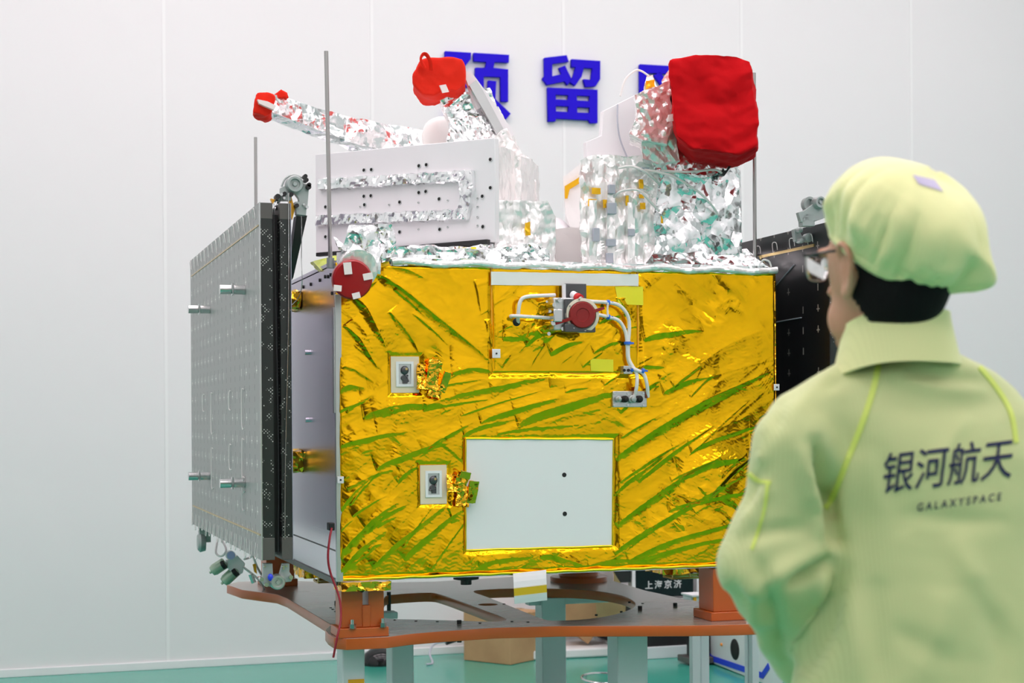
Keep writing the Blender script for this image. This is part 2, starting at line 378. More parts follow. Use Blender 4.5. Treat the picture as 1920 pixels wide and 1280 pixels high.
# ---------------------------------------------------------------- blue wall characters (acrylic, stood off the wall)
def glyph(loops, label):
    def q(p): w = PY(820+p[0]/4.174, 80+p[1]/4.174, YF-.034); return (w.x, w.z)
    Mx = Matrix.Translation((0, YF-.006, 0)) @ Matrix.Rotation(PI/2, 4, 'X')
    e = None
    for i, grp in enumerate(loops):
        me = shape2d([[q(p) for p in L] for L in grp], .028, Mx)
        bm2.from_mesh(me)
    me = bpy.data.meshes.new('wall_character'); bm2.to_mesh(me); bm2.clear()
    return link_mesh('wall_character', me, M['char'], props=T(label, 'wall lettering', 'blue characters on the wall'))
bm2 = bmesh.new()
glyph([[[(62,65),(265,78),(262,130),(190,215),(150,180),(185,135),(62,130)]],
       [[(40,235),(272,252),(270,300),(240,350),(205,335),(215,300),(170,297),(165,540),(130,600),(60,590),(62,540),(105,540),(110,292),(40,288)]],
       [[(285,78),(562,95),(560,155),(448,150),(440,196),(555,208),(555,462),(498,458),(495,268),(365,262),(365,450),(300,450),(300,195),(380,195),(385,150),(287,143)]],
       [[(400,295),(462,300),(455,440),(575,555),(538,600),(422,497),(345,595),(290,560),(390,440)]]],
      'blue wall character behind the orange red hood, leftmost of the three')
glyph([[[(840,117),(1012,97),(1030,148),(900,165),(900,262),(975,245),(955,195),(1000,178),(1052,285),(1020,332),(998,302),(860,330),(825,280),(842,255)]],
       [[(1052,128),(1276,142),(1275,285),(1240,340),(1162,345),(1145,285),(1205,290),(1215,200),(1148,195),(1130,265),(1080,335),(1035,305),(1065,262),(1085,190),(1052,188)]],
       [[(865,350),(1255,368),(1255,628),(1200,628),(1185,605),(930,592),(925,615),(870,615)],
        [(927,405),(1028,410),(1026,448),(928,443)], [(1092,412),(1195,417),(1193,457),(1094,451)],
        [(928,492),(1030,498),(1028,542),(930,537)], [(1095,502),(1195,507),(1194,549),(1096,545)]]],
      'fully visible blue wall character, middle one of the three')
glyph([[[(1587,168),(1980,190),(1980,250),(1650,235),(1650,560),(1990,575),(1990,635),(1587,620)]],
       [[(1695,252),(1745,232),(1960,500),(1905,535)]], [[(1900,255),(1950,290),(1730,540),(1680,500)]]],
      'blue wall character mostly hidden by the big red cover')
# ================================================================ SATELLITE
X0, X1, Y0, Y1, Z0, Z1 = 1.005, 2.520, 4.93, 6.75, .892, 1.890
SAT = empty('satellite', (1.76, 5.8, Z0), 'box-shaped satellite in gold and silver foil on the orange brown stand', 'satellite')
def fy(px, py, off=0.): return PY(px, py, Y0-off)     # point on (or off) the front face
def quad(pts, Y): return [PY(x, y, Y) for x, y in pts]
def plate(mb, pts, Y, t, mi=0, back=False):
    if back:      # irregular wrapped units stand turned a little towards the camera side
        d = ray(sum(p[0] for p in pts)/len(pts), 784); return mb.prism(quad(pts, Y), Vector((d.x, d.y, 0)).normalized()*t, mi)
    return mb.prism(quad(pts, Y), (0, t, 0), mi)

MB().box(X0, X1, Y0+.002, Y1, Z0, Z1).build('body', M['alu'], SAT, {'label': 'grey metal box body'}, sharp=None)
# side wall details (the -X side)
mb = MB(); mb.box(X0-.008, X0+.012, Y0-.012, Y0+.006, Z0+.002, Z1-.10)
mb.box(X0-.012, X0-.002, Y0-.008, Y0+.02, 1.42, 1.75); mb.build('corner_angle', M['alu_light'], SAT, bevel=.001)
mb = MB(); mb.box(X0-.003, X0-.0005, Y0+.02, Y1, .985, .988); mb.box(X0-.006, X0, Y0+.01, Y1, Z0-.012, Z0+.006); mb.build('seam', M['edge_cap'], SAT)
for py, pz in ((5.02, 1.86), (5.06, 1.858), (5.11, 1.862), (5.2, 1.858), (5.0, 1.80), (5.5, 1.86), (5.36, 1.858)):
    MB().cyl((X0-.004, py, pz), (X0+.002, py, pz), .006, n=10).build('screw', M['hole'], SAT)

# --- gold front blanket ---------------------------------------------------------------
def tri_noise2(x, z, seed, freq, n=6):
    return crump(np.stack([x.ravel(), np.zeros(x.size), z.ravel()], 1), seed, freq, n).reshape(x.shape)
def front_xy(px, py): p = fy(px, py); return p.x, p.z
CRE = [  # x1,y1,x2,y2 (start, end), strip width, depth factor : folds that overhang, read off the blanket
 (690,515,930,697,17,1.0),(655,560,722,664,16,1.0),(722,588,788,672,11,.9),(640,612,706,694,10,.9),(715,502,800,527,9,1.1),
 (845,706,935,700,13,.9),(636,738,686,731,13,1.0),(680,786,830,760,15,1.1),(795,768,1065,703,13,.9),(900,797,1062,746,11,1.),
 (970,803,1178,733,17,1.0),(795,852,890,792,9,1.),(636,842,760,812,10,1.1),(705,885,840,832,12,1.),(640,1050,750,940,16,1.1),
 (690,1000,765,945,10,1.),(760,1052,870,955,12,1.),(637,1080,725,995,12,1.),(700,1065,868,925,10,.9),(868,818,965,788,9,1.),
 (1155,865,1440,700,20,1.0),(1240,742,1350,706,13,1.),(1158,992,1365,848,17,1.0),(1150,1040,1390,895,12,1.3),(1175,1056,1385,980,14,1.),
 (1195,905,1335,798,9,1.5),(1205,642,1318,622,12,1.6),(1160,775,1255,700,9,1.),(1160,1070,1370,1008,12,1.),(895,1064,1000,1046,9,1.1),
 (1010,1046,1100,1068,12,1.),(1100,1066,1190,1050,9,1.),(1172,705,1245,690,12,1.3),(1150,930,1250,850,8,1.1),(1270,900,1400,860,16,1.7),
 (1160,905,1300,815,6,1.3),(1290,850,1420,800,10,1.5),(930,815,1090,798,6,1.),(1250,960,1400,925,9,1.5),(1325,940,1420,850,12,1.6),
 (640,690,700,720,7,1.),(650,775,700,740,6,1.),(800,735,910,712,6,1.),(650,920,740,880,8,1.),(745,905,790,870,6,1.),(820,830,868,870,5,1.2),
 (885,525,900,600,5,.8),(905,600,922,690,7,1.3),(640,960,690,900,8,1.1),(770,590,840,650,5,1.3),(735,545,800,600,4,1.2),
 (1215,530,1300,600,4,.5),(1290,520,1360,590,5,.45),(1370,530,1440,640,5,.4),(1240,560,1330,690,5,.35),(1320,505,1345,530,4,1.)]
def add_crease(H, GX, GZ, x1, z1, x2, z2, w, A, decay=4.5, pw=.7):
    dx, dz = x2-x1, z2-z1; L = math.hypot(dx, dz)
    if L < 1e-4: return
    dx /= L; dz /= L; nx, nz = -dz, dx
    if nz < 0: nx, nz = -nx, -nz
    mrg = w*(decay*3+2)
    c0 = np.searchsorted(XS, min(x1, x2)-mrg); c1 = np.searchsorted(XS, max(x1, x2)+mrg)
    r0 = np.searchsorted(ZS, min(z1, z2)-mrg); r1 = np.searchsorted(ZS, max(z1, z2)+mrg)
    if c1-c0 < 2 or r1-r0 < 2: return
    x = GX[r0:r1, c0:c1]; z = GZ[r0:r1, c0:c1]
    u = ((x-x1)*dx+(z-z1)*dz)/L; v = (x-x1)*nx+(z-z1)*nz
    v = v+w*.45*(u-.5)**2+w*.07*np.sin(u*9+z1*90)
    uc = np.clip(u, 0, 1); t = np.clip(np.sin(np.pi*uc**(.6 if A > 0 else 1)), 0, 1)**pw
    ww = np.maximum(w*(.25+.75*t), 1e-4)
    prof = np.where(v < 0, 0, np.where(v < ww, np.clip(v/ww, 0, 1)**(1.0+.9*((x1*37) % 1)), np.exp(-(v-ww)/(ww*decay))))
    H[r0:r1, c0:c1] += A*t*prof
    MK[r0:r1, c0:c1] += t*np.exp(-((v-ww*.3)/(ww*1.6))**2)*(w > .01)
NX, NZ = 760, 500
XS = np.linspace(X0-.004, X1+.004, NX); ZS = np.linspace(Z0+.012, Z1, NZ)
def foil_sheet(name, XS_, ZS_, creases, field, seed, nrand, mats, parent, base_y, hole=None, crumpzones=(), amp_low=.004, edge=.012, ramp=None):
    global XS, ZS, MK
    XS, ZS = XS_, ZS_
    GX, GZ = np.meshgrid(XS, ZS); H = np.zeros_like(GX); MK = np.zeros_like(GX); r = random.Random(seed)
    H += amp_low*(np.sin(GX*7+2*np.sin(GZ*5))*.35+np.sin(GZ*9+1.5*np.sin(GX*6+1))*.35+1)
    for (a, b, c, d, w, k) in creases:
        x1, z1 = front_xy(a, b); x2, z2 = front_xy(c, d); w_ = w*.00172
        add_crease(H, GX, GZ, x1, z1, x2, z2, w_, w_*.27*k)
    for i in range(nrand):
        px = r.uniform(632, 1455); py = r.uniform(500, 1092)
        f = field(px, py, r)
        if f is None: continue
        ang, ln, w, k = f; a = math.radians(ang)
        x1, z1 = front_xy(px-math.cos(a)*ln/2, py+math.sin(a)*ln/2); x2, z2 = front_xy(px+math.cos(a)*ln/2, py-math.sin(a)*ln/2)
        w_ = w*.00172; add_crease(H, GX, GZ, x1, z1, x2, z2, w_, w_*k, decay=r.uniform(2, 6))
    for i in range(nrand//7):    # broad soft facets
        px = r.uniform(632, 1455); py = r.uniform(500, 1092); f = field(px, py, r)
        if f is None: continue
        a = math.radians(f[0]); ln = r.uniform(90, 260); w_ = r.uniform(14, 40)*.00172
        x1, z1 = front_xy(px-math.cos(a)*ln/2, py+math.sin(a)*ln/2); x2, z2 = front_xy(px+math.cos(a)*ln/2, py-math.sin(a)*ln/2)
        add_crease(H, GX, GZ, x1, z1, x2, z2, w_, w_*r.uniform(.02, .055), decay=r.uniform(.5, 2))
    H += np.clip(MK, 0, 1)*tri_noise2(GX, GZ, seed+20, 55, 5)*.0011
    sp = tri_noise2(GX, GZ, seed+31, 5, 5); H += np.clip((sp-.62)*9, 0, 1)*tri_noise2(GX, GZ, seed+22, 60, 5)*.0016
    for (cx, cy, rad, amp, fr) in crumpzones:
        x, z = front_xy(cx, cy); R = rad*.00172
        g = np.exp(-(((GX-x)**2+(GZ-z)**2)/(R*R)))
        H += g*amp*tri_noise2(GX, GZ, int(cx), fr)
    H += .0007*tri_noise2(GX, GZ, seed+3, 14)
    def ss(d, e): t = np.clip(d/e, 0, 1); return t*t*(3-2*t)
    mask = ss(GX-XS[0], edge)*ss(XS[-1]-GX, edge)*ss(GZ-ZS[0], edge)*ss(ZS[-1]-GZ, edge)
    if hole:
        for (hx0, hx1, hz0, hz1) in hole:
            d = np.maximum(np.maximum(hx0-GX, GX-hx1), np.maximum(hz0-GZ, GZ-hz1)); mask *= .5+.5*ss(d+.003, .02)
    H = H*mask
    V = np.stack([GX, base_y-H, GZ], 2).reshape(-1, 3); ny, nx = GX.shape
    idx = np.arange(nx*ny).reshape(ny, nx)
    F = np.stack([idx[:-1, :-1], idx[:-1, 1:], idx[1:, 1:], idx[1:, :-1]], 2).reshape(-1, 4)
    # close the sheet behind so that it is a solid quilt, not a card
    me = bpy.data.meshes.new(name)
    ring = np.concatenate([idx[0, :], idx[1:, -1], idx[-1, -2::-1], idx[-2:0:-1, 0]])
    nb = len(V); B = V[ring].copy(); B[:, 1] = base_y+.0035; V = np.concatenate([V, B]); m_ = len(ring)
    q = np.arange(m_); Fs = np.stack([ring[q], nb+q, nb+(q+1) % m_, ring[(q+1) % m_]], 1)
    F = np.concatenate([F, Fs])
    me.vertices.add(len(V)); me.vertices.foreach_set('co', V.ravel()); me.loops.add(F.size); me.loops.foreach_set('vertex_index', F.ravel())
    me.polygons.add(len(F)); me.polygons.foreach_set('loop_start', np.arange(0, F.size, 4)); me.polygons.foreach_set('loop_total', np.full(len(F), 4))
    me.polygons.foreach_set('use_smooth', [True]*len(F)); me.update(); me.validate()
    return link_mesh(name, me, mats, parent)
def field(px, py, r):
    if px > 1195 and py < 680:
        return (-60+r.uniform(-20, 20) if r.random() < .5 else 35, r.uniform(10, 60), r.uniform(1, 3), r.uniform(.02, .08)) if r.random() < .4 else None
    if px < 930 and py < 690:
        return (-45+r.uniform(-18, 18), r.uniform(20, 120), r.uniform(1.5, 5), r.uniform(.015, .10)) if r.random() < .6 else None
    ang = 22+r.uniform(-10, 14)
    if py > 850 and px < 880: ang = 42+r.uniform(-14, 14)
    if px > 1150 and py > 690: ang = 33+r.uniform(-10, 10)
    if r.random() < .12: ang += r.uniform(-90, 90)
    return (ang, r.uniform(20, 170), r.uniform(1.5, 6), r.uniform(.015, .11) if r.random() < .85 else r.uniform(.15, .5))
rz = [(front_xy(873, 926)[0], front_xy(1150, 926)[0], front_xy(1010, 1027)[1], front_xy(1010, 823)[1])]
wins = [(front_xy(733, 700)[0], front_xy(786, 700)[0], front_xy(760, 735)[1], front_xy(760, 668)[1]),
        (front_xy(788, 908)[0], front_xy(838, 908)[0], front_xy(812, 944)[1], front_xy(812, 872)[1])]
flapr = (front_xy(920, 600)[0], front_xy(1195, 600)[0], front_xy(1050, 701)[1], Z1)
foil_sheet('gold_blanket', XS, ZS, CRE, field, 5, 420, M['gold'], SAT, Y0-.004, rz+wins+[flapr],
           [(1250,640,28,.009,22),(660,1040,40,.006,18),(1340,890,50,.012,13),(1130,770,50,.004,16),(900,1050,60,.004,18),(660,830,30,.004,20),(700,920,50,.004,14)])
# seam roll along the bottom and narrow rolls at the corners
pts = [Vector((X0+(X1-X0)*i/40, Y0-.006-.002*math.sin(i*1.7), Z0+.008+.0012*math.sin(i*2.3))) for i in range(41)]
MB().tube(pts, .0052, 10, 2).build('hem_roll', M['gold_roll'], SAT)
mb = MB(); mb.tube([(X1+.001, Y0-.003, Z0+.01+i*.06+.001*math.sin(i*3)) for i in range(17)], .005, 8, 2); mb.build('edge_binding', M['gold2'], SAT)
mb = MB(); mb.box(X0+.006, 1.17, Y0-.012, Y0+.10, Z0-.030, Z0-.002); crumple(mb, 'gold_hem_flap', M['gold2'], SAT, size=.012, amp=.005, freq=22, seed=3)
MB().box(X0+.006, 1.165, Y0-.006, Y0+.02, Z0-.010, Z0+.002).build('hem_strip', M['white'], SAT)

# flap of gold foil round the thruster, pinned over the blanket
fx0, fx1, fz0, fz1 = flapr[0], flapr[1], flapr[2], Z1-.005
XF = np.linspace(fx0+.003, fx1-.003, 230); ZF = np.linspace(fz0+.003, fz1, 170)
def ffield(px, py, r):
    if 925 < px < 1190 and 540 < py < 700: return (r.uniform(-20, 60), r.uniform(8, 60), r.uniform(1, 4), r.uniform(.02, .22))
CF = [(1030,668,1092,640,10,1.2),(940,640,985,640,9,1.2),(985,650,1060,600,8,1.3),(1110,665,1170,638,7,1.1),(990,640,1020,560,9,1.4),(1090,690,1130,660,4,1.2),(1150,560,1190,620,7,1.2),(1120,610,1180,590,8,1.1),(940,690,960,660,4,1.)]
foil_sheet('gold_flap', XF, ZF, CF, ffield, 11, 520, M['gold'], SAT, Y0-.010, None, [(1005,622,24,.014,24),(1000,560,18,.007,24),(1150,640,30,.004,20)], .003, .005)
MB().box(fx0-.001, fx1+.001, Y0-.010, Y0+.001, fz0-.001, Z1-.006).build('flap_backing', M['amber'], SAT)
# white film strip over the top of the flap, yellow and pale patches
mb = MB(); plate(mb, [(921,509),(1197,514),(1197,536),(921,534)], Y0-.020, .006); crumple(mb, 'white_film_strip', M['white_tape'], SAT, size=.014, amp=.0022, freq=14, seed=4)
for pts in ([(1153,537),(1206,537),(1206,572),(1160,570)], [(1107,672),(1150,674),(1150,697),(1108,695)]):
    mb = MB(); plate(mb, pts, Y0-.0175, .0015); crumple(mb, 'yellow_film_patch', M['yellow_tape'], SAT, size=.01, amp=.001, freq=20, seed=5)
for (a, b, s) in ((927, 663, 8), (636, 899, 6), (1451, 726, 6)):
    q = fy(a, b); mb = MB(); mb.box(q.x-s*.0017, q.x+s*.0017, Y0-.022, Y0-.018, q.z-s*.0018, q.z+s*.0018)
    o = mb.build('corner_tab', M['white'], SAT, bevel=.001)
    MB().cyl((q.x, Y0-.0245, q.z), (q.x, Y0-.0215, q.z), .003, n=10).build('pin', M['hole'], o)

# white radiator plate with gold edging
q0 = fy(873, 822, .012); q1 = fy(1150, 823, .012); q2 = fy(1148, 1023, .012); q3 = fy(873, 1031, .012)
rad_o = MB().prism([q0, q1, q2, q3], (0, .010, 0)).build('radiator_plate', M['rad'], SAT, bevel=.0015)
mb = MB()
for a, b in ((q0, q1), (q1, q2), (q2, q3), (q3, q0)):
    n = 14; mb.tube([a.lerp(b, i/n)+Vector((0, -.001-.0012*math.sin(i*2.1), .0006*math.sin(i*1.3))) for i in range(n+1)], .0028, 8, 2)
mb.build('radiator_edging', M['gold_roll'], SAT)
for a, b in ((1058, 890), (1059, 963)):
    q = fy(a, b, .0125); MB().lathe((q.x, q.y-.0005, q.z), (0, 1, 0), [(.0075, 0), (.0075, .002), (.005, .003), (.005, .004)], 18).build('screw_hole', M['hole'], rad_o)

# two small windows with a tape frame and connectors, gold tab bundles beside them
def window(px0, py0, px1, py1, ix0, iy0, ix1, iy1, seed):
    a = fy(px0, py0, .014); b = fy(px1, py1, .014); c = fy(ix0, iy0, .014); d = fy(ix1, iy1, .014)
    Mx = Matrix.Translation((0, Y0-.009, 0)) @ Matrix.Rotation(PI/2, 4, 'X')
    me = shape2d([[(a.x, b.z), (b.x, b.z), (b.x, a.z), (a.x, a.z)], [(c.x, d.z), (d.x, d.z), (d.x, c.z), (c.x, c.z)]], .004, Mx)
    fr = link_mesh('connector_frame', me, M['pale_frame'], SAT)
    me = shape2d([[(c.x-.006, d.z-.006), (d.x+.006, d.z-.006), (d.x+.006, c.z+.006), (c.x-.006, c.z+.006)], [(c.x+.002, d.z+.002), (d.x-.002, d.z+.002), (d.x-.002, c.z-.002), (c.x+.002, c.z-.002)]], .007, Mx)
    link_mesh('rim', me, M['rad'], fr)
    MB().box(c.x, d.x, Y0-.0105, Y0-.003, d.z, c.z).build('recess', M['alu_light'], fr)
    cx, cz = (c.x+d.x)/2, (c.z+d.z)/2; mb = MB(); r = random.Random(seed)
    mb.cyl((cx-.004, Y0-.004, cz-.012), (cx-.004, Y0-.02, cz-.012), .010, .007, 14); mb.ball((cx, Y0-.014, cz+.012), (.013, .007, .014)); mb.box(cx-.006, cx+.008, Y0-.018, Y0-.005, cz-.03, cz-.01)
    for i in range(5): mb.cyl((cx+r.uniform(-.014, .014), Y0-.005, cz+r.uniform(-.026, .026)), (cx+r.uniform(-.014, .014), Y0-.018, cz+r.uniform(-.026, .026)), .003, n=8)
    mb.build('connector', M['dark_metal'], fr)
    MB().cyl((cx+.004, Y0-.019, cz+.016), (cx+.004, Y0-.022, cz+.016), .004, n=10).build('connector_pin', M['brass'], fr)
window(733, 668, 786, 736, 746, 681, 772, 721, 1); window(788, 872, 838, 944, 801, 886, 825, 928, 2)
def tabs(cx, cy, seed, lst):
    for i, (dx, dy, w, h, rot) in enumerate(lst):
        q = fy(cx+dx, cy+dy, .026+.006*i); X = Matrix.Translation(q) @ Matrix.Rotation(math.radians(rot), 4, 'Y') @ Matrix.Rotation(math.radians(-12+8*i), 4, 'X')
        mb = MB(); mb.box(-w*.00082, w*.00082, -.004, .004, -h*.00082, h*.00082, X)
        crumple(mb, 'gold_foil_tab', M['gold2'], SAT, size=.006, amp=.0042, freq=38, seed=seed+i)
tabs(808, 708, 20, [(-16,-2,22,50,4),(8,24,26,26,12),(4,-6,24,60,8),(8,-22,26,16,2),(26,8,14,42,14)])
tabs(864, 914, 30, [(-14,-8,26,34,2),(4,16,26,40,8),(2,-16,24,24,18),(22,8,18,44,6),(8,-24,20,14,14)])

# --- thruster unit with pipes and harness on the flap ----------------------------------
TH = MB()
c = fy(1070, 590)
TH.box(c.x-.085, c.x+.012, Y0-.075, Y0-.010, c.z-.055, c.z+.05); pass
mbd = MB(); mbd.box(c.x-.055, c.x+.05, Y0-.098, Y0-.06, c.z-.062, c.z-.035); mbd.box(c.x-.05, c.x-.02, Y0-.09, Y0-.07, c.z-.04, c.z+.045)
mbe = MB(); mbe.box(c.x-.092, c.x-.06, Y0-.095, Y0-.02, c.z-.03, c.z+.012)
th = TH.build('thruster_housing', M['alu_light'], SAT, {'label': 'small grey metal thruster housing with a cream ring'}, bevel=.004)
mbd.build('clamp', M['dark_metal'], th, bevel=.002); mbe.build('valve_body', M['steel'], th, bevel=.003)
c2 = fy(1077, 594)
MB().lathe((c2.x, Y0-.03, c2.z), (-.12, -1, -.02), [(.050, 0), (.050, .05), (.056, .052), (.056, .066), (.046, .068), (.044, .05)], 36).build('nozzle_ring', mat('cream_ring', (.70, .66, .52), .35), th)
mb = MB()
for i in range(8):
    a = 2*PI*i/8+.2; mb.cyl((c2.x-.008+.051*math.cos(a), Y0-.094, c2.z+.051*math.sin(a)), (c2.x-.009+.051*math.cos(a), Y0-.099, c2.z+.051*math.sin(a)), .0028, n=8)
mb.build('ring_screws', M['steel'], th)
for (a, b, s) in ((1036,572,.007),(1034,606,.008),(1052,617,.006),(1088,614,.006),(1026,626,.006),(1046,563,.007),(1028,584,.005),(1094,604,.006),(1022,566,.004)):
    q = fy(a, b, .07); MB().cyl((q.x, Y0-.02, q.z), (q.x, Y0-.088, q.z), s, n=12).build('bolt', M['steel'], th)
q = fy(1072, 548); mb = MB(); mb.box(q.x-.04, q.x+.035, Y0-.045, Y0-.01, q.z-.03, q.z+.025); mb.build('bracket', M['dark_metal'], th, bevel=.002)
q = fy(1060, 548, .04); MB().box(q.x-.014, q.x-.004, Y0-.056, Y0-.045, q.z-.022, q.z+.026).build('clamp_blade', M['white'], th)
def pt(a, b, off): return fy(a, b, off)
pipe = MB().tube([pt(1040,553,.04), pt(1020,554,.055), pt(988,556,.055), pt(976,564,.052), pt(972,585,.045), pt(971,606,.02)], .0062, 12)
pipe.build('wrapped_pipe', M['cable_white'], SAT)
MB().tube([pt(1032,596,.05), pt(1000,594,.055), pt(962,592,.050), pt(958,594,.02)], .0058, 12).build('wrapped_pipe', M['cable_white'], SAT)
MB().lathe(pt(968, 604, .02), (0, -1, 0), [(.013, 0), (.013, .004), (.009, .006), (.006, .008)], 16).build('pipe_grommet', M['hole'], SAT)
MB().lathe(pt(966, 603, .012), (0, -1, 0), [(.026, 0), (.026, .002)], 22).build('film_disc', M['yellow_tape'], SAT)
cab = [[(1092,562,.07),(1110,565,.06),(1140,567,.045),(1162,573,.04),(1177,592,.036),(1180,615,.034),(1178,645,.034),(1179,672,.034),(1188,690,.042),(1194,702,.045),(1194,722,.05),(1190,742,.035)],
       [(1103,592,.07),(1115,589,.06),(1140,594,.045),(1160,601,.04),(1172,620,.036),(1176,645,.036),(1177,668,.032),(1182,684,.034),(1192,693,.05),(1206,700,.048),(1213,720,.045),(1215,744,.03)]]
for L in cab: MB().tube([pt(*p) for p in L], .0060, 12).build('harness_cable', M['cable_white'], SAT)
mb = MB(); mb.tube([pt(1140,567,.052), pt(1139,580,.05), pt(1140,594,.052)], .0035, 8); mb.build('cable_link', M['cable_white'], SAT)
for (a, b, off, r_, ax) in ((1140,567,.045,.009,(1,0,-.1)), (1140,594,.045,.009,(1,0,-.3)), (1177,643,.035,.0125,(0,0,1)), (1186,692,.040,.010,(.7,0,-.7)), (1205,695,.05,.009,(.9,0,-.4))):
    q = pt(a, b, off); d = Vector(ax).normalized(); mb = MB(); mb.cyl(q-d*.0045, q+d*.0045, r_, n=16); mb.box(q.x+r_-.002, q.x+r_+.008, q.y-.003, q.y+.003, q.z-.003, q.z+.003)
    mb.build('cable_tie', M['blue_tie'], SAT)
for (a, b) in ((1193,735), (1215,738)):
    q = pt(a, b, .036); MB().cyl(q+Vector((0, .002, .018)), q+Vector((-.003, .006, -.014)), .0062, .005, 12).build('cable_boot', mat('brown_boot', (.25, .07, .03), .5), SAT)
a = pt(1147, 733, .018); b = pt(1211, 763, .018)
cp = MB().box(a.x, b.x, Y0-.028, Y0-.012, b.z, a.z).build('connector_plate', M['alu_light'], SAT, bevel=.002)
for i, (px_, r_) in enumerate(((1158, .010), (1170, .0115), (1184, .0135), (1197, .012))):
    q = pt(px_, 748, .03); MB().lathe(q, (0, -1, 0), [(r_, 0), (r_, .012), (r_*.7, .014), (r_*.6, .022), (.002, .024)], 20).build('socket', M['hole'] if i % 2 else M['grey_paint'], cp)
for (a_, b_) in ((1151,737),(1206,737),(1151,759),(1206,759),(1177,737),(1177,759)):
    q = pt(a_, b_, .028); MB().cyl(q, q-Vector((0, .003, 0)), .004, n=10).build('screw', M['steel'], cp)
a = pt(1165, 686, .02); b = pt(1182, 701, .02); cb = MB().box(a.x, b.x, Y0-.04, Y0-.010, b.z, a.z).build('connector_block', M['alu_light'], SAT, bevel=.001)
for i in range(2): q = pt(1170+8*i, 694, .04); MB().cyl(q, q-Vector((0, .004, 0)), .005, n=10).build('socket', M['hole'], cb)

# --- side brackets, harness on the side wall -------------------------------------------
for (py_, zz, hh, s) in ((5.62, 1.82, .085, 41), (5.62, 1.255, .11, 42)):
    mb = MB(); mb.box(X0-.13, X0-.002, py_-.09, py_+.12, zz-hh*.35, zz+hh*.35); crumple(mb, 'gold_wrapped_bracket', M['gold2'], SAT, size=.016, amp=.013, freq=18, seed=s)
mb = MB(); mb.cyl((X0-.10, 5.42, 1.76), (X0-.095, 5.42, 1.70), .018, .012, 14); mb.build('release_connector', M['black'], SAT)
MB().tube([(X0-.096, 5.42, 1.70), (X0-.088, 5.43, 1.62), (X0-.075, 5.44, 1.52), (X0-.072, 5.44, 1.40), (X0-.085, 5.46, 1.33), (X0-.10, 5.55, 1.28)], .0045, 8).build('side_cable', M['black'], SAT)
for z_ in (1.63, 1.40): MB().cyl((X0-.012, 5.42, z_), (X0, 5.42, z_), .009, n=16).build('side_boss', M['alu'], SAT)

# --- bottom: foot pads and underside devices
MB().lathe((1.0, 0, 0), (0, 0, -1), [(0.001, 0)], 6) if False else None
q = fy(890, 1083); MB().lathe((q.x, Y0+.10, Z0+.002), (0, 0, -1), [(.020, 0), (.020, .006), (.042, .010), (.042, .018), (.018, .022), (.018, .036)], 28).build('rubber_foot', M['black'], SAT)
for (xx, yy, s) in ((1.16, 5.85, 51), (2.42, 5.5, 52)):
    mb = MB(); mb.box(xx-.11, xx+.10, yy-.08, yy+.14, Z0-.07, Z0-.002); o = crumple(mb, 'underside_sensor', M['gold2'], SAT, size=.018, amp=.012, freq=18, seed=s)
    mb = MB()
    for dx in (-.05, .02, .09):
        for dy in (-.03, .05): mb.cyl((xx+dx, yy+dy, Z0-.06), (xx+dx, yy+dy, Z0-.092), .003, n=8)
    for dx in (-.05, .09): mb.cyl((xx+dx, yy-.03, Z0-.090), (xx+dx, yy+.05, Z0-.090), .004, n=8)
    for dy in (-.03, .05): mb.cyl((xx-.05, yy+dy, Z0-.090), (xx+.09, yy+dy, Z0-.090), .004, n=8); mb.cyl((xx-.05, yy+dy, Z0-.076), (xx+.09, yy+dy, Z0-.076), .002, n=8)
    mb.build('antenna_frame', M['brass'], o)

# --- top deck -------------------------------------------------------------------------
mb = MB(); mb.box(1.175, X1+.008, Y0-.014, Y1, Z1-.006, Z1+.020); crumple(mb, 'deck_blanket', M['silver'], SAT, size=.024, amp=.010, freq=9, seed=61)
mb = MB(); mb.tube([(1.18+i*.0447, Y0-.016-.003*math.sin(i*2.2), Z1+.004+.004*math.sin(i*1.3)) for i in range(31)], .011, 12, 2); crumple(mb, 'deck_edge_roll', M['silver_soft'], SAT, size=.02, amp=.004, freq=25, seed=62)
mb = MB(); mb.box(1.16, 1.55, Y0+.01, Y0+.5, Z1+.01, Z1+.055); crumple(mb, 'deck_cushion', M['silver'], SAT, size=.022, amp=.022, freq=9, seed=63)
mb = MB(); mb.box(X0+.0, 1.16, Y0+.05, Y1-.2, Z1-.004, Z1+.012); mb.build('deck_plate', M['alu'], SAT)
mb = MB(); mb.hexa([(1.0, 5.15, 1.885), (1.09, 5.15, 1.885), (1.09, 5.2, 1.885), (1.0, 5.2, 1.885)], [(1.0, 5.3, 1.93), (1.07, 5.22, 1.945), (1.07, 5.3, 1.95), (1.0, 5.35, 1.93)]); crumple(mb, 'green_film_corner', mat('olive_film', (.42, .50, .05), .3, .4), SAT, size=.015, amp=.004, freq=20, seed=64)

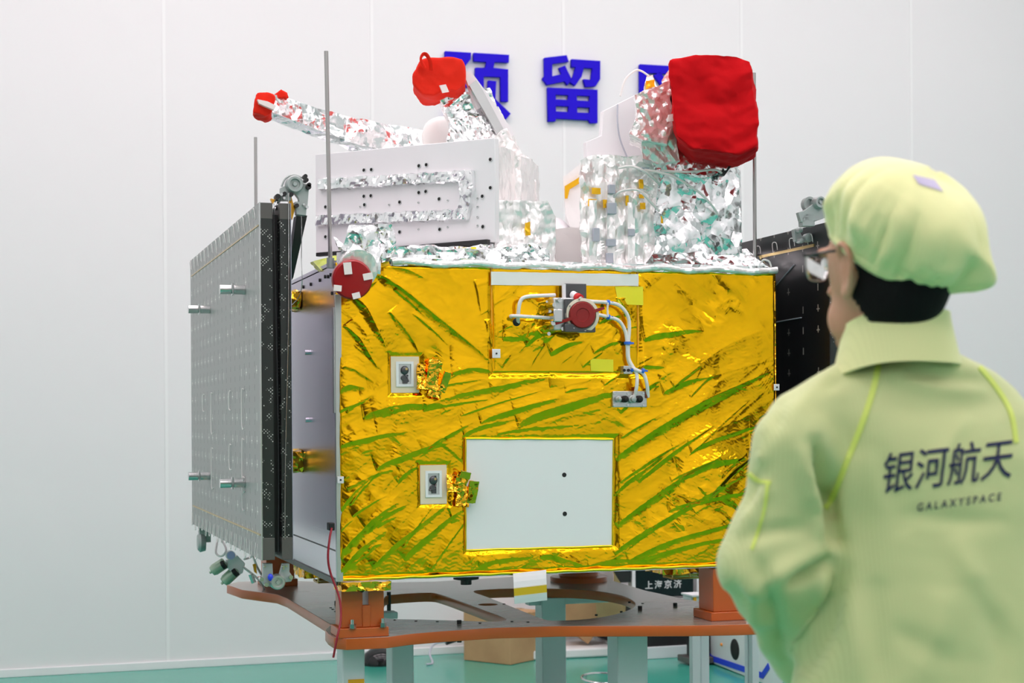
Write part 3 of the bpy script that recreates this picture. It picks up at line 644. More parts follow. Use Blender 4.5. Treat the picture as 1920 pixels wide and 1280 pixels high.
# white instrument panel (turned towards the camera) with screws and foil ribbons
PA, PB = Vector((1.060, 5.557, 0)), Vector((1.548, 5.0, 0)); ud = (PB-PA).normalized(); nn = Vector((-ud.y, ud.x, 0)); nn = nn if nn.y < 0 else -nn
PLEN = (PB-PA).length; zb, zt = 1.985, 2.330
IP = [PA+Vector((0, 0, zb)), PB+Vector((0, 0, zb-.008)), PB+Vector((0, 0, zt-.012)), PA+Vector((0, 0, zt))]
ip = MB().prism(IP, -nn*.025).build('instrument_panel', M['white'], SAT, {'label': 'white instrument panel with rows of screw holes'}, bevel=.002)
def onp(px, py, off=0):   # pixel -> point on the panel plane
    d = ray(px, py); t = (PA+nn*off-C0).dot(nn)/d.dot(nn); return C0+d*t
holes = [(683,319,1),(697,318,1),(786,311,1),(800,309,1),(683,368,1),(696,367,1),(786,361,1),(799,359,1),(684,384,1),(611,388,1),(611,444,1),(750,379,1),(824,373,1),(905,368,1),(920,352,1),(920,299,1),(750,435,1),(825,430,1),(906,425,1),
         (676,388,.5),(730,384,.5),(785,380,.5),(840,376,.5),(896,372,.5),(896,388,.5),(896,407,.5),(896,423,.5),(785,430,.5),(840,426,.5),(698,440,.5)]
for (a, b, s) in holes:
    q = onp(a, b); o = MB().lathe(q, nn, [(.0075*s, 0), (.0075*s, .003), (.0055*s, .003), (.005*s, .001)], 16).build('screw_bush', M['steel'], ip)
    if s == 1: MB().lathe(q+nn*.0012, nn, [(.0052, 0), (.0052, .0008)], 14).build('bore', M['hole'], o)
def ribbon(pa, pb, h0, h1, seed, name='foil_ribbon'):
    a0 = onp(pa[0], pa[1]); b0 = onp(pb[0], pb[1]); up = Vector((0, 0, 1)); mb = MB()
    mb.hexa([a0-up*h0, b0-up*h1, b0+up*h1, a0+up*h0], [a0-up*h0*.8+nn*.018, b0-up*h1*.8+nn*.018, b0+up*h1*.8+nn*.018, a0+up*h0*.8+nn*.018])
    return crumple(mb, name, M['silver'], ip, size=.0095, amp=.0085, freq=26, seed=seed)
ribbon((602,346),(888,330),.022,.020,71); ribbon((596,414),(880,402),.020,.020,72)
a0 = onp(872,325); b0 = onp(868,405); mb = MB()
mb.prism([onp(862,322), onp(890,320), onp(892,350), onp(880,413), onp(860,408), onp(868,370)], nn*.018); crumple(mb, 'foil_ribbon', M['silver'], ip, size=.010, amp=.006, freq=22, seed=73)
MB().prism([PA+Vector((.0, 0, zb-.012)), PB+Vector((-.03, 0, zb-.016)), PB+Vector((-.03, 0, zb)), PA+Vector((0, 0, zb))], -nn*.02).build('panel_shadow_bar', M['black'], ip)  # black bar standing in for the thin shadow line under the panel
# box behind the panel, wrapped
mb = MB(); q = [p-nn*.03 for p in IP]; mb.prism([IP[0]+Vector((0.02, 0.05, 0)), IP[1]+Vector((0, .03, -.06)), IP[2]+Vector((0, .03, -.01)), IP[3]+Vector((.02, .05, -.01))], Vector((.30, .40, 0))); crumple(mb, 'instrument_box', M['silver_soft'], SAT, size=.03, amp=.012, freq=10, seed=74)

def wrap(name, pts, Y, t, material='silver_soft', size=.016, amp=.010, freq=14, seed=1, parent=SAT, inflate=0, props=None):
    if material[:6] == 'silver' and size > .009: size = .0095; amp *= .75; freq *= 1.25
    mb = MB(); plate(mb, pts, Y, t, 0, True); return crumple(mb, name, M[material], parent, props, size=size, amp=amp, freq=freq, seed=seed, inflate=inflate)
# long foil-wrapped arm towards the upper left
a = PY(500, 197, 5.75); b = PY(640, 245, 5.9); c_ = PY(800, 285, 6.0)
mb = MB(); W_ = .040
def beam(mb, a, b, w0, h0, w1, h1):
    d = (b-a).normalized(); s = d.cross(Vector((0, 0, 1))).normalized(); u = s.cross(d)
    mb.hexa([a-s*w0-u*h0, a+s*w0-u*h0, a+s*w0+u*h0, a-s*w0+u*h0], [b-s*w1-u*h1, b+s*w1-u*h1, b+s*w1+u*h1, b-s*w1+u*h1])
beam(mb, a, b, .04, .033, .045, .044); arm = crumple(mb, 'sensor_arm', M['silver'], SAT, {'label': 'long silver foil wrapped arm pointing left'}, size=.016, amp=.0075, freq=11, seed=81)
mb = MB(); beam(mb, b-(b-a)*.02, c_, .05, .047, .08, .06); crumple(mb, 'arm_root', M['silver'], SAT, size=.018, amp=.014, freq=12, seed=82)
# baffle with white flange under the orange red hood
wrap('sensor_baffle', [(822,182),(918,165),(938,215),(926,262),(848,266),(846,232)], 5.38, .16, 'silver', .014, .010, 14, 83)
wrap('baffle_root', [(842,225),(930,215),(935,290),(838,290)], 5.36, .18, 'silver', .014, .014, 16, 84)
mb = MB(); plate(mb, [(868,133),(884,135),(925,190),(965,252),(950,262),(905,200),(895,205)], 5.36, .02); mb.build('baffle_flange', M['white'], SAT)
mb = MB(); plate(mb, [(893,150),(906,170),(955,262),(942,268),(880,160)], 5.34, .012); mb.build('baffle_flange', M['alu_light'], SAT)
wrap('flange_blanket', [(918,195),(935,200),(1000,330),(1006,352),(985,350),(925,262)], 5.42, .10, 'silver_soft', .016, .006, 20, 85)
mb = MB(); mb.ball(PY(828, 262, 5.62), (.075, .06, .085)); crumple(mb, 'white_dome', M['white_cloth'], SAT, size=.02, amp=.006, freq=14, seed=86, smooth=True)
wrap('wrapped_mast', [(926,256),(950,240),(975,285),(978,385),(926,382)], 5.22, .18, 'silver_soft', .016, .010, 16, 87)
wrap('wrapped_mast', [(966,290),(990,290),(1005,345),(1008,390),(965,390)], 5.40, .16, 'silver_soft', .016, .012, 16, 88)
bx = wrap('wrapped_unit', [(927,376),(1026,378),(1041,405),(1041,497),(927,497)], 5.02, .30, 'silver_soft', .016, .010, 14, 89)
wrap('amber_patch', [(984,418),(994,415),(995,440),(985,442)], 5.00, .004, 'orange_tape', .008, .003, 40, 90, bx)
wrap('low_blanket', [(900,470),(1000,455),(1030,470),(1030,503),(900,500)], 4.97, .08, 'silver', .014, .010, 18, 91)
wrap('low_blanket', [(740,468),(925,458),(930,500),(742,496)], 5.02, .12, 'silver', .016, .014, 14, 92)
q = fy(888, 467); wrap('yellow_film_patch', [(883,463),(893,463),(893,470),(883,470)], 4.98, .004, 'yellow_tape', .01, .001, 30, 93)
# low cream blanket and far white dish
wrap('cream_blanket', [(1030,428),(1135,428),(1135,500),(1030,500)], 5.35, .45, 'white_cloth', .03, .010, 9, 94)
mb = MB(); o_ = PY(1010, 455, 6.1); mb.lathe((o_.x+.02, 6.1, 1.98), (.25, 0, 1), [(.30, 0), (.31, .01), (.20, .10), (.06, .21), (.03, .23)], 40); mb.build('antenna_dish', M['white'], SAT)
db = wrap('white_horn', [(1056,332),(1100,298),(1110,430),(1075,440),(1060,400)], 6.0, .22, 'white_cloth', .03, .006, 10, 95)
wrap('yellow_band', [(1059,349),(1092,328),(1092,340),(1068,355),(1064,372),(1059,372)], 5.985, .006, 'orange_tape', .02, .001, 20, 96, db)

# right-centre wrapped box with clips, cables
mb = MB(); plate(mb, [(1088,300),(1110,290),(1215,292),(1232,300),(1236,380),(1232,502),(1092,502),(1088,420)], 4.99, .40, 0, True)
rb = crumple(mb, 'wrapped_equipment_box', M['silver_soft'], SAT, size=.017, amp=.010, freq=13, seed=101)
for k, (x_, ya, yb) in enumerate(((1112,375,500),(1146,340,498),(1184,380,500))):
    mb = MB(); plate(mb, [(x_-7,ya),(x_+7,ya),(x_+7,yb),(x_-7,yb)], 4.968, .022); crumple(mb, 'harness_duct', M['silver_soft'], rb, size=.009, amp=.003, freq=24, seed=103+k)
for (a_, b_, w_, h_) in ((1146,355,14,18),(1146,391,19,22),(1145,455,19,14),(1142,484,14,20),(1117,440,13,26),(1183,436,13,14),(1208,318,18,8)):
    q = PY(a_, b_, 4.962); MB().box(q.x-w_*.00085, q.x+w_*.00085, 4.952, 4.966, q.z-h_*.00085, q.z+h_*.00085).build('grey_clip', M['grey_tape'], rb, bevel=.002)
for (a_, b_, w_, h_) in ((1118,358,18,12),(1111,380,17,14),(1134,382,7,16),(1202,345,8,18),(1203,368,10,8),(1205,386,11,13),(1241,412,5,14),(1176,376,6,20)):
    q = PY(a_, b_, 4.972); mb = MB(); mb.box(q.x-w_*.00085, q.x+w_*.00085, 4.970, 4.976, q.z-h_*.00085, q.z+h_*.00085); crumple(mb, 'amber_patch', M['orange_tape'], rb, size=.008, amp=.002, freq=40, seed=a_)
for L in ([(1150,370,4.97),(1165,358,4.95),(1195,356,4.93),(1212,370,4.93),(1236,396,4.95)], [(1160,315,4.95),(1185,312,4.92),(1210,322,4.9),(1238,346,4.95)],
          [(1208,318,4.93),(1260,330,4.90),(1310,360,4.90),(1335,385,4.92),(1346,402,4.96)], [(1240,320,4.93),(1290,322,4.88),(1340,318,4.90),(1356,328,4.95)]):
    MB().tube([PY(*p) for p in L], .0042, 8).build('sleeved_cable', M['cable_white'], rb)
# white stepped bracket plate
wp = MB(); plate(wp, [(1099,266),(1128,254),(1131,208),(1196,175),(1215,190),(1222,300),(1100,300)], 5.12, .03); wpo = wp.build('stepped_bracket', M['white'], SAT, bevel=.002)
MB().tube([PY(1158,196,5.11), PY(1158,230,5.10), PY(1163,262,5.10), PY(1176,295,5.11)], .003, 8).build('thin_cable', M['grey_tape'], wpo)
wrap('crumpled_wrap', [(1190,178),(1225,165),(1256,150),(1262,235),(1250,270),(1205,262),(1180,250),(1195,215)], 4.86, .20, 'silver_soft', .012, .012, 16, 111)
wrap('crumpled_wrap', [(1240,150),(1256,128),(1275,140),(1272,240),(1246,238)], 5.02, .20, 'silver_soft', .014, .010, 14, 112)
wrap('crumpled_wrap', [(1200,240),(1262,228),(1275,300),(1232,308),(1205,296)], 4.90, .25, 'silver_soft', .012, .010, 16, 113)
tp = wrap('antenna_tip', [(1212,142),(1224,140),(1232,165),(1228,182),(1208,182),(1208,160)], 5.02, .045, 'silver_soft', .009, .005, 24, 114)
wrap('amber_patch', [(1211,152),(1227,149),(1228,162),(1211,167)], 5.008, .006, 'orange_tape', .008, .003, 40, 115, tp)
MB().tube([PY(1163,180,5.03), PY(1172,150,5.03), PY(1190,133,5.03), PY(1202,133,5.03), PY(1216,142,5.03)], .0036, 8).build('loop_cable', M['cable_white'], tp)
# right instrument: neck and large wrapped base on a skirt
wrap('instrument_neck', [(1240,255),(1380,270),(1362,318),(1330,332),(1228,318),(1222,300)], 4.93, .34, 'silver', .015, .011, 10, 121)
wrap('instrument_base', [(1236,318),(1370,305),(1386,330),(1390,420),(1392,478),(1228,480),(1226,400)], 4.97, .42, 'silver', .015, .011, 8, 122)
wrap('instrument_shoulder', [(1348,300),(1372,290),(1388,318),(1390,400),(1352,390)], 5.02, .30, 'silver', .014, .010, 12, 123)
mb = MB(); a_ = [PY(1228,470,4.98), PY(1398,470,4.98), PY(1400,470,5.5), PY(1228,460,5.5)]; b_ = [PY(1200,508,4.915), PY(1453,508,4.915), PY(1450,490,5.7), PY(1210,490,5.7)]
mb.hexa(b_, a_); crumple(mb, 'instrument_skirt', M['silver'], SAT, size=.02, amp=.011, freq=11, seed=124)
mb = MB(); plate(mb, [(1372,280),(1385,292),(1358,330),(1350,326)], 4.93, .02); mb.build('support_strut', M['black'], SAT)
q = PY(1436, 495, 4.93); MB().tube([PY(1426,493,4.92), PY(1432,487,4.91), PY(1442,490,4.91), PY(1446,500,4.92)], .003, 8).build('thin_cable', M['cable_white'], SAT)

# front left nozzle head in foil (under the dark red disc)
nb = wrap('wrapped_head', [(655,422),(735,420),(742,455),(716,475),(640,470)], 4.82, .22, 'silver', .013, .012, 13, 131)
wrap('wrapped_head_side', [(690,450),(716,470),(713,514),(695,510),(680,480)], 4.80, .16, 'silver', .012, .006, 16, 132)
mb = MB(); q = PY(676, 505, 4.74); mb.lathe(q+Vector((.012, .16, .035)), (-.1, -1, -.22), [(.050, 0), (.052, .05), (.055, .10), (.058, .15)], 30); crumple(mb, 'foil_barrel', M['silver_soft'], SAT, size=.012, amp=.004, freq=24, seed=133)
wrap('foil_ear', [(712,436),(726,434),(730,450),(738,468),(728,490),(716,492)], 4.80, .05, 'silver', .011, .008, 18, 134)
wrap('foil_ear', [(626,444),(634,448),(650,464),(646,470),(635,466)], 4.80, .03, 'silver', .011, .005, 18, 135)
wrap('amber_patch', [(717,488),(730,484),(730,496),(718,500)], 4.83, .02, 'orange_tape', .01, .003, 20, 136)
wrap('white_tab', [(631,473),(643,472),(643,492),(631,493)], 4.86, .02, 'white', .02, .001, 20, 137)

# lifting rods at the corners of the deck
for (x_, y_, z_) in ((1.000, 4.985, 2.562), (1.028, 6.70, 2.583), (2.472, 4.97, 2.578)):
    mb = MB(); mb.cyl((x_-.003, y_, Z1-.01), (x_-.012 if x_ < 1.01 else x_-.002, y_, z_), .0066, n=12); mb.build('guide_rod', M['rod'], SAT)
    MB().cyl((x_-.003, y_, Z1-.012), (x_-.003, y_, Z1+.02), .012, n=14).build('rod_socket', M['grey_paint'], SAT)

# --- solar panels ----------------------------------------------------------------------
SZ0, SZ1, SY0, SY1 = .983, 2.047, 4.76, 6.57
def solar(xa, xb, face_side, lab):
    """honeycomb panel: grey or black faces, perforated carbon edge with plain caps"""
    core = MB(); core.box(xa+.001, xb-.001, SY0, SY1, SZ0+.066, SZ1-.048)
    root = core.build('solar_panel', M['carbon'], SAT, {'label': lab}, sharp=None)
    for za, zb2 in ((SZ1-.048, SZ1), (SZ0, SZ0+.066)): MB().box(xa, xb, SY0-.001, SY1, za, zb2).build('edge_cap', M['edge_cap'], root, bevel=.001)
    return root
def face(root, x, t, material, y0=SY0-.001):
    return MB().box(x-t/2, x+t/2, y0, SY1+.001, SZ0-.001, SZ1+.001).build('panel_face', M[material], root, sharp=None)
sp1 = solar(.742, .778, -1, 'outer folded solar panel on the left, grey back outwards'); f1 = face(sp1, .7405, .003, 'panel_grey')
sp2 = solar(.799, .831, -1, 'inner folded solar panel on the left')
MB().box(.8315, .8335, SY0-.001, SY1+.001, SZ0-.001, SZ1+.001).build('panel_face', mat('lavender_reflection_face', (.42, .41, .50), .3, .3), sp2, sharp=None)  # unseen paler face, added so the body side reflects lavender
sp3 = solar(2.640, 2.676, 1, 'folded solar panel on the right, black cells inwards'); f3 = face(sp3, 2.6385, .003, 'panel_black')
sp4 = solar(2.700, 2.735, 1, 'outer folded solar panel on the right')
# wiring loops along the top and bottom edges of the grey face, bus bars
mb = MB()
for i in range(16):
    y = SY0+.07+i*.112; h = .012+.006*((i*7) % 3)
    MB().tube([(.737, y, SZ0+.045), (.734, y, SZ0+.014-h), (.734, y+.035, SZ0+.014-h), (.737, y+.035, SZ0+.045)], .0013, 6, 3).build('wire_loop', M['cable_white'], sp1)
    MB().tube([(.737, y, SZ1-.030-h), (.734, y+.01, SZ1-.010), (.734, y+.03, SZ1-.012), (.737, y+.036, SZ1-.024-h)], .0013, 6, 3).build('wire_loop', M['cable_white'], sp1)
for za, zb2 in ((SZ0+.072, SZ0+.077), (SZ1-.068, SZ1-.064)): MB().box(.7365, .739, SY0+.02, SY1-.04, za, zb2).build('bus_bar', M['brass'], sp1)
mb = MB(); mb.box(.738, .7415, SY0-.002, SY0+.006, SZ0, SZ1); mb.build('face_edging', M['alu_light'], sp1)
for (y, z, hh) in ((5.12, 1.50, .12), (5.12, 1.34, .16), (5.42, 1.50, .06), (5.42, 1.32, .08), (5.9, 1.50, .14), (5.9, 1.30, .14), (6.15, 1.5, .06), (5.12, 1.22, .10)):
    mb = MB(); mb.tube([(.737, y, z), (.734, y, z-.01), (.734, y, z-hh), (.737, y-.03, z-hh-.005)], .0016, 6, 3); mb.tube([(.737, y, z), (.734, y-.05, z-.002)], .0013, 6, 2); mb.build('jumper_wire', M['cable_white'], sp1)
for (px_, py_) in ((448, 543), (384, 580), (384, 892), (448, 905)):
    q = PX(px_, py_, .72); c0 = Vector((.738, q.y, q.z)); L = .078
    mb = MB(); mb.cyl((c0.x-L*.44, c0.y, c0.z), (c0.x, c0.y, c0.z), .0150, n=24); mb.cyl((c0.x-L, c0.y, c0.z), (c0.x-L*.56, c0.y, c0.z), .0150, n=24)
    mb.cyl((c0.x-L*.57, c0.y, c0.z), (c0.x-L*.43, c0.y, c0.z), .0128, n=20, mi=1); mb.box(c0.x-L*.52, c0.x-L*.48, c0.y-.018, c0.y+.018, c0.z-.019, c0.z+.019, mi=2)
    mb.build('hold_down_pin', [M['steel'], M['grey_paint'], M['alu_light']], sp1)
# bits on the black face
mb = MB()
for i in range(14):
    y = 4.87+i*.13; MB().tube([(2.637, y, SZ1-.055), (2.632, y, SZ1-.03), (2.632, y+.03, SZ1-.03), (2.637, y+.03, SZ1-.07)], .0015, 6, 3).build('wire_loop', M['cable_white'], sp3)
MB().box(2.634, 2.637, SY0+.1, SY1, SZ1-.072, SZ1-.062).build('bus_bar', M['brass'], sp3)
mb = MB(); mb.tube([(2.634, 5.0, SZ1-.12), (2.632, 5.3, 1.80), (2.632, 5.6, 1.72)], .002, 6, 4); mb.tube([(2.634, 4.95, 1.74), (2.632, 5.4, 1.73)], .002, 6, 4); mb.build('thin_cable', M['grey_tape'], sp3)
# hinges on the left wing (top and bottom) and dark braces
def hinge(pts_box, drum, Y, name='panel_hinge', s=1.):
    mb = MB()
    for P_, t in pts_box: plate(mb, P_, Y, t)
    o = mb.build(name, M['grey_paint'], SAT, bevel=.0015)
    q = PY(drum[0], drum[1], Y-.012); r_ = drum[2]*.00165
    d = MB().lathe((q.x, q.y, q.z), (0, -1, 0), [(r_, -.03), (r_, 0), (r_*.86, .006), (r_*.6, .006), (r_*.55, -.002), (r_*.3, -.002), (r_*.22, .004), (.001, .004)], 32).build('drum', M['alu_light'] if drum[3] else M['grey_paint'], o)
    return o
h1 = hinge([([(526,352),(538,346),(546,352),(546,376),(526,376)], .02), ([(544,350),(560,342),(580,346),(578,372),(576,392),(562,392),(560,372),(548,356)], .022), ([(553,378),(576,376),(574,404),(556,402)], .03)], (553, 345, 16, 0), 4.79)
mb = MB(); mb.tube([PY(528,350,4.80), PY(535,335,4.80), PY(550,328,4.80), PY(566,333,4.80)], .003, 8); mb.build('hinge_spring', M['grey_paint'], h1)
for (a_, b_, c__) in ((521,368,5),(528,364,3),(534,363,4),(533,371,2.5),(547,364,4),(573,330,4),(575,337,4),(579,350,5),(557,385,4),(576,388,3),(570,383,2),(580,346,4)):
    q = PY(a_, b_, 4.775); MB().cyl(q, q+Vector((0, .03, 0)), c__*.0016, n=12).build('bolt', M['black'] if c__ > 3 else M['steel'], h1)
mb = MB(); plate(mb, [(540,366),(545,364),(553,392),(548,412),(542,398)], 4.80, .01); mb.build('amber_film', M['amber'], h1)
mb = MB(); plate(mb, [(508,372),(516,374),(512,382)], 4.79, .02); mb.build('amber_film', M['amber'], h1)
wrap('foil_stub', [(512,378),(524,366),(527,376),(516,392)], 4.80, .03, 'silver', .008, .003, 30, 141, h1)
mb = MB(); mb.prism([PY(556,404,4.82), PY(576,404,4.82), PY(550,520,4.95), PY(538,540,4.95)], (0, .05, 0)); mb.build('panel_brace', M['black'], SAT)
mb = MB(); mb.box(.778, .799, 4.80, 6.4, SZ0+.02, SZ1-.03); mb.build('panel_spacer', M['black'], SAT)
h2 = hinge([([(493,1056),(511,1056),(512,1078),(522,1090),(512,1100),(495,1098),(491,1088),(493,1076)], .02), ([(524,1078),(530,1056),(543,1056),(543,1072),(550,1082),(546,1090),(530,1092)], .02)], (521, 1091, 14, 1), 4.78)
for (a_, b_, c__) in ((491,1086,4),(546,1082,4),(532,1062,2),(537,1061,2),(497,1062,2),(532,1066,2),(500,1096,4)):
    q = PY(a_, b_, 4.765); MB().cyl(q, q+Vector((0, .03, 0)), c__*.0016, n=12).build('bolt', M['steel'], h2)
q = PY(507, 1082, 4.77); MB().ball(q, (.008, .008, .011)).build('blue_bead', M['bluepaint'], h2)
# far lower hinge of the left wing, seen below the far end of the panel
mb = MB(); q = PX(380, 1016, .76); mb.lathe((.75, q.y, q.z), (-1, 0, 0), [(.035, -.02), (.04, 0), (.03, .01), (.012, .01)], 24); mb.box(.745, .79, q.y-.02, q.y+.02, q.z+.0, SZ0+.004); mb.build('panel_hinge', M['grey_paint'], SAT)
# thin cord down the edge of the inner panel
MB().tube([(.826, SY0-.004, SZ1+.03), (.822, SY0-.006, 1.7), (.81, SY0-.008, 1.3), (.806, SY0-.008, SZ0+.06)], .0015, 6, 8).build('release_cord', M['steel'], SAT)
MB().tube([(.872, 4.80, 2.05), (.873, 4.81, 1.9), (.874, 4.85, 1.78), (.878, 5.3, 1.75)], .0012, 6, 6).build('release_cord', M['steel'], SAT)
MB().tube([(.781, SY0-.003, SZ1-.02), (.786, SY0-.004, 1.7), (.79, SY0-.005, 1.3), (.787, SY0-.004, SZ0+.02)], .0016, 6, 8).build('edge_cable', M['black'], SAT)
# right wing hinge
h3 = hinge([([(1497,398),(1507,395),(1530,378),(1545,382),(1548,408),(1520,418),(1502,416)], .02), ([(1504,400),(1528,402),(1528,424),(1505,424)], .03)], (1538, 379, 13, 0), 4.80)
q = PY(1512, 384, 4.83); MB().lathe((q.x, q.y, q.z), (.2, -1, 0), [(.024, 0), (.026, .02), (.018, .02), (.016, .012)], 24).build('drum', M['grey_paint'], h3)
mb = MB(); plate(mb, [(1488,430),(1497,426),(1503,440),(1508,448),(1502,456),(1492,452)], 4.90, .02); mb.build('hinge_lever', M['grey_paint'], h3, bevel=.002)
for (a_, b_, r_) in ((1514,446,9),(1500,452,5),(1498,432,5)): q = PY(a_, b_, 4.89); MB().lathe((q.x, q.y, q.z), (0, -1, 0), [(r_*.0017, -.01), (r_*.0017, .014), (r_*.001, .016)], 20).build('roller', M['grey_paint'], h3)
q = PY(1495, 403, 4.84); MB().cyl(q, q+Vector((.05, .0, .012)), .007, n=12).build('bolt', M['black'], h3)

# --- red covers: loose things that sit on the satellite ---------------------------------
def cover_props(l): return T(l, 'protective cover', 'red protective covers')
mb = MB(); plate(mb, [(1256,112),(1300,101),(1384,102),(1407,114),(1414,150),(1421,272),(1382,290),(1300,280),(1268,258),(1262,210),(1258,160)], 4.70, .30, 0, True)
big = crumple(mb, 'protective_cover', M['red'], None, cover_props('large deep red cloth cover over the instrument at the upper right'), size=.011, amp=.017, freq=7, seed=205, smooth=True, inflate=2)
for (px_, py_) in ((1267, 300),): pass
mb = MB(); plate(mb, [(1254,215),(1266,212),(1267,226),(1252,228)], 4.73, .006); mb.build('tape_strip', M['tape'], big)
mb = MB(); plate(mb, [(776,138),(790,112),(808,106),(850,108),(866,112),(871,128),(872,160),(856,172),(838,170),(815,180),(792,178),(775,158)], 5.30, .17, 0, True)
hd = crumple(mb, 'protective_cover', M['red_orange'], None, cover_props('orange red cloth hood on the upright sensor left of centre'), size=.012, amp=.013, freq=9, seed=206, smooth=True, inflate=2)
MB().rings(smooth_path([PY(797,128,5.29), PY(789,112,5.27), PY(793,102,5.27), PY(800,103,5.27), PY(806,115,5.27), PY(808,132,5.285)], 5), .0085, 10, flat=.35).build('loop', M['red_orange'], hd)
mb = MB(); plate(mb, [(824,160),(836,158),(842,172),(830,174)], 5.285, .006); mb.build('tape_strip', M['tape'], hd)
mb = MB(); plate(mb, [(478,190),(483,173),(500,172),(515,178),(512,196),(508,215),(498,220),(474,210)], 5.68, .12, 0, True)
ac = crumple(mb, 'protective_cover', M['red_orange'], None, cover_props('small orange red wrap on the tip of the long silver arm'), size=.011, amp=.010, freq=16, seed=207, smooth=True, inflate=1)
mb = MB(); plate(mb, [(512,178),(527,168),(538,174),(541,183),(524,184),(514,182)], 5.72, .03); crumple(mb, 'knot', M['red_orange'], ac, size=.01, amp=.005, freq=18, seed=208, smooth=True)
mb = MB(); plate(mb, [(483,186),(502,190),(518,198),(514,206),(486,194)], 5.66, .02); mb.build('tape_strip', M['tape'], ac)
q = PY(661, 524, 4.735); n_ = Vector((-.10, -1, -.12)).normalized()
dc = MB().lathe(q, n_, [(.060, -.045), (.0605, -.01), (.060, 0), (.055, .006), (.02, .0085), (.001, .0085)], 44).build('protective_cover', M['dark_red'], None, cover_props('dark red round cap taped on the front left corner of the satellite'))
d_, u_, w_ = MB().frame(n_)
for (a_, b_, s1, s2) in ((652, 503, .012, .018), (690, 518, .015, .010), (633, 540, .012, .009), (668, 554, .012, .009)):
    p = PY(a_, b_, 4.722); X = Matrix.Translation(p) @ Matrix.Rotation(rnd.uniform(-.3, .3), 4, 'Y'); MB().box(-s1, s1, -.0012, .0012, -s2, s2, X).build('tape_strip', M['tape'], dc)
q = fy(1077, 595, .0); q = Vector((c2.x-.009, Y0-.098, c2.z))
tc_ = MB().lathe(q, (-.12, -1, -.02), [(.043, -.004), (.043, .006), (.040, .010), (.022, .0105), (.020, .008), (.001, .008)], 40)
for s in (1, -1):
    d = Vector((.94, -.02, .30)).normalized()*s; a = q+d*.036+Vector((0, -.004, 0)); b = q+d*(.078 if s > 0 else .092)+Vector((0, -.002 if s > 0 else .01, 0)); up = Vector((-.3, 0, .95))*.0055
    tc_.hexa([a-up, a+up, a+up+Vector((0, -.003, 0)), a-up+Vector((0, -.003, 0))], [b-up*.8, b+up*.8, b+up*.8+Vector((0, -.003, 0)), b-up*.8+Vector((0, -.003, 0))])
tc_.build('protective_cover', mat('maroon_plastic', (.27, .006, .006), .4), None, cover_props('maroon disc cap with two straps on the thruster in the gold front'))
q = fy(1074, 552, .05); d = Vector((.25, -.8, -.35)).normalized()
rc = MB().lathe(q, d, [(.0125, 0), (.0125, .022)], 20); rc.build('valve_stub', M['white'], SAT)
rc = MB().lathe(q+d*.023, d, [(.0135, 0), (.0145, .004), (.0145, .018), (.010, .021)], 22).build('valve_cap', M['red_plastic'], SAT)
MB().lathe(q+d*.044, d, [(.0085, 0), (.008, .003)], 18).build('cap_insert', M['alu_light'], rc)

# hanging tag under the hem
tg = MB(); a_ = fy(962, 1072, .02)
def strip(mb, y0, y1, mi, off=0):
    L = lambda t: (962+3*t, 1024+2*t)
    pts = []
    for y in (y0, y1):
        t = (y-1072)/55; xl, xr = L(t); pts.append((PY(xl, y+3, Y0-.016-.012*math.sin(t*3)), PY(xr, y-4, Y0-.016-.012*math.sin(t*3))))
    mb.hexa([pts[0][0], pts[0][1], pts[1][1], pts[1][0]], [p+Vector((0, .0025, 0)) for p in (pts[0][0], pts[0][1], pts[1][1], pts[1][0])], mi)
for y0, y1 in ((1072,1080),(1080,1088),(1088,1100)): strip(tg, y0, y1, 0)
for y0, y1 in ((1114,1120),(1120,1129)): strip(tg, y0, y1, 0)
tgo = tg.build('warning_tag', [M['white']], None, T('white tag with a yellow stripe hanging below the gold front', 'tag'))
sb = MB(); strip(sb, 1099, 1115, 0); sb.build('yellow_stripe', mat('tag_yellow', (.72, .47, .01), .5), tgo)
# dark red cable hanging at the near left corner
cb_ = MB().tube([PY(622,990,4.90), PY(618,1010,4.88), PY(615,1045,4.87), PY(620,1075,4.87), PY(636,1120,4.85), PY(639,1160,4.83), PY(632,1195,4.81), PY(625,1232,4.82)], .0036, 10).build('hanging_cable', M['cable_red'], None, T('thin dark red cable hanging at the left corner of the satellite', 'cable'))
q = PY(621, 987, 4.91); MB().box(q.x-.008, q.x+.010, q.y-.008, q.y+.03, q.z-.012, q.z+.012).build('plug', M['black'], cb_, bevel=.002)
# ================================================================ STAND
ZP = .712; ZB = .676
STD = empty('satellite_stand', (1.75, 5.8, 0), 'orange brown plate stand on pale square legs under the satellite', 'stand')
def cr(pts, k=5):   # closed smooth loop
    n = len(pts); out = []
    for i in range(n):
        p0, p1, p2, p3 = (Vector(pts[(i+j-1) % n]) for j in range(4))
        for j in range(k):
            t = j/k; out.append(tuple(.5*((2*p1)+(p2-p0)*t+(2*p0-5*p1+4*p2-p3)*t*t+(3*p1-p0-3*p2+p3)*t**3)))
    return out
outl = [(1.00, 4.985), (1.03, 4.945), (1.165, 4.94), (1.25, 4.985), (1.36, 5.01), (1.55, 5.03), (1.75, 5.0), (1.95, 4.93), (2.15, 4.86), (2.33, 4.82), (2.60, 4.80), (2.64, 4.86), (2.64, 5.0), (2.52, 5.30), (2.465, 5.55), (2.44, 5.9), (2.46, 6.3), (2.56, 6.55), (2.62, 6.72), (2.56, 6.85),
        (2.40, 6.85), (2.1, 6.62), (1.75, 6.55), (1.4, 6.62), (1.15, 6.85), (.96, 6.85), (.90, 6.75), (.93, 6.52), (.978, 6.416), (1.035, 6.30), (1.05, 6.15), (1.052, 5.7), (1.053, 5.30), (1.01, 5.18), (1.0, 5.08)]
def zxy(px, py): p = PZ(px, py, ZP); return (p.x, p.y)
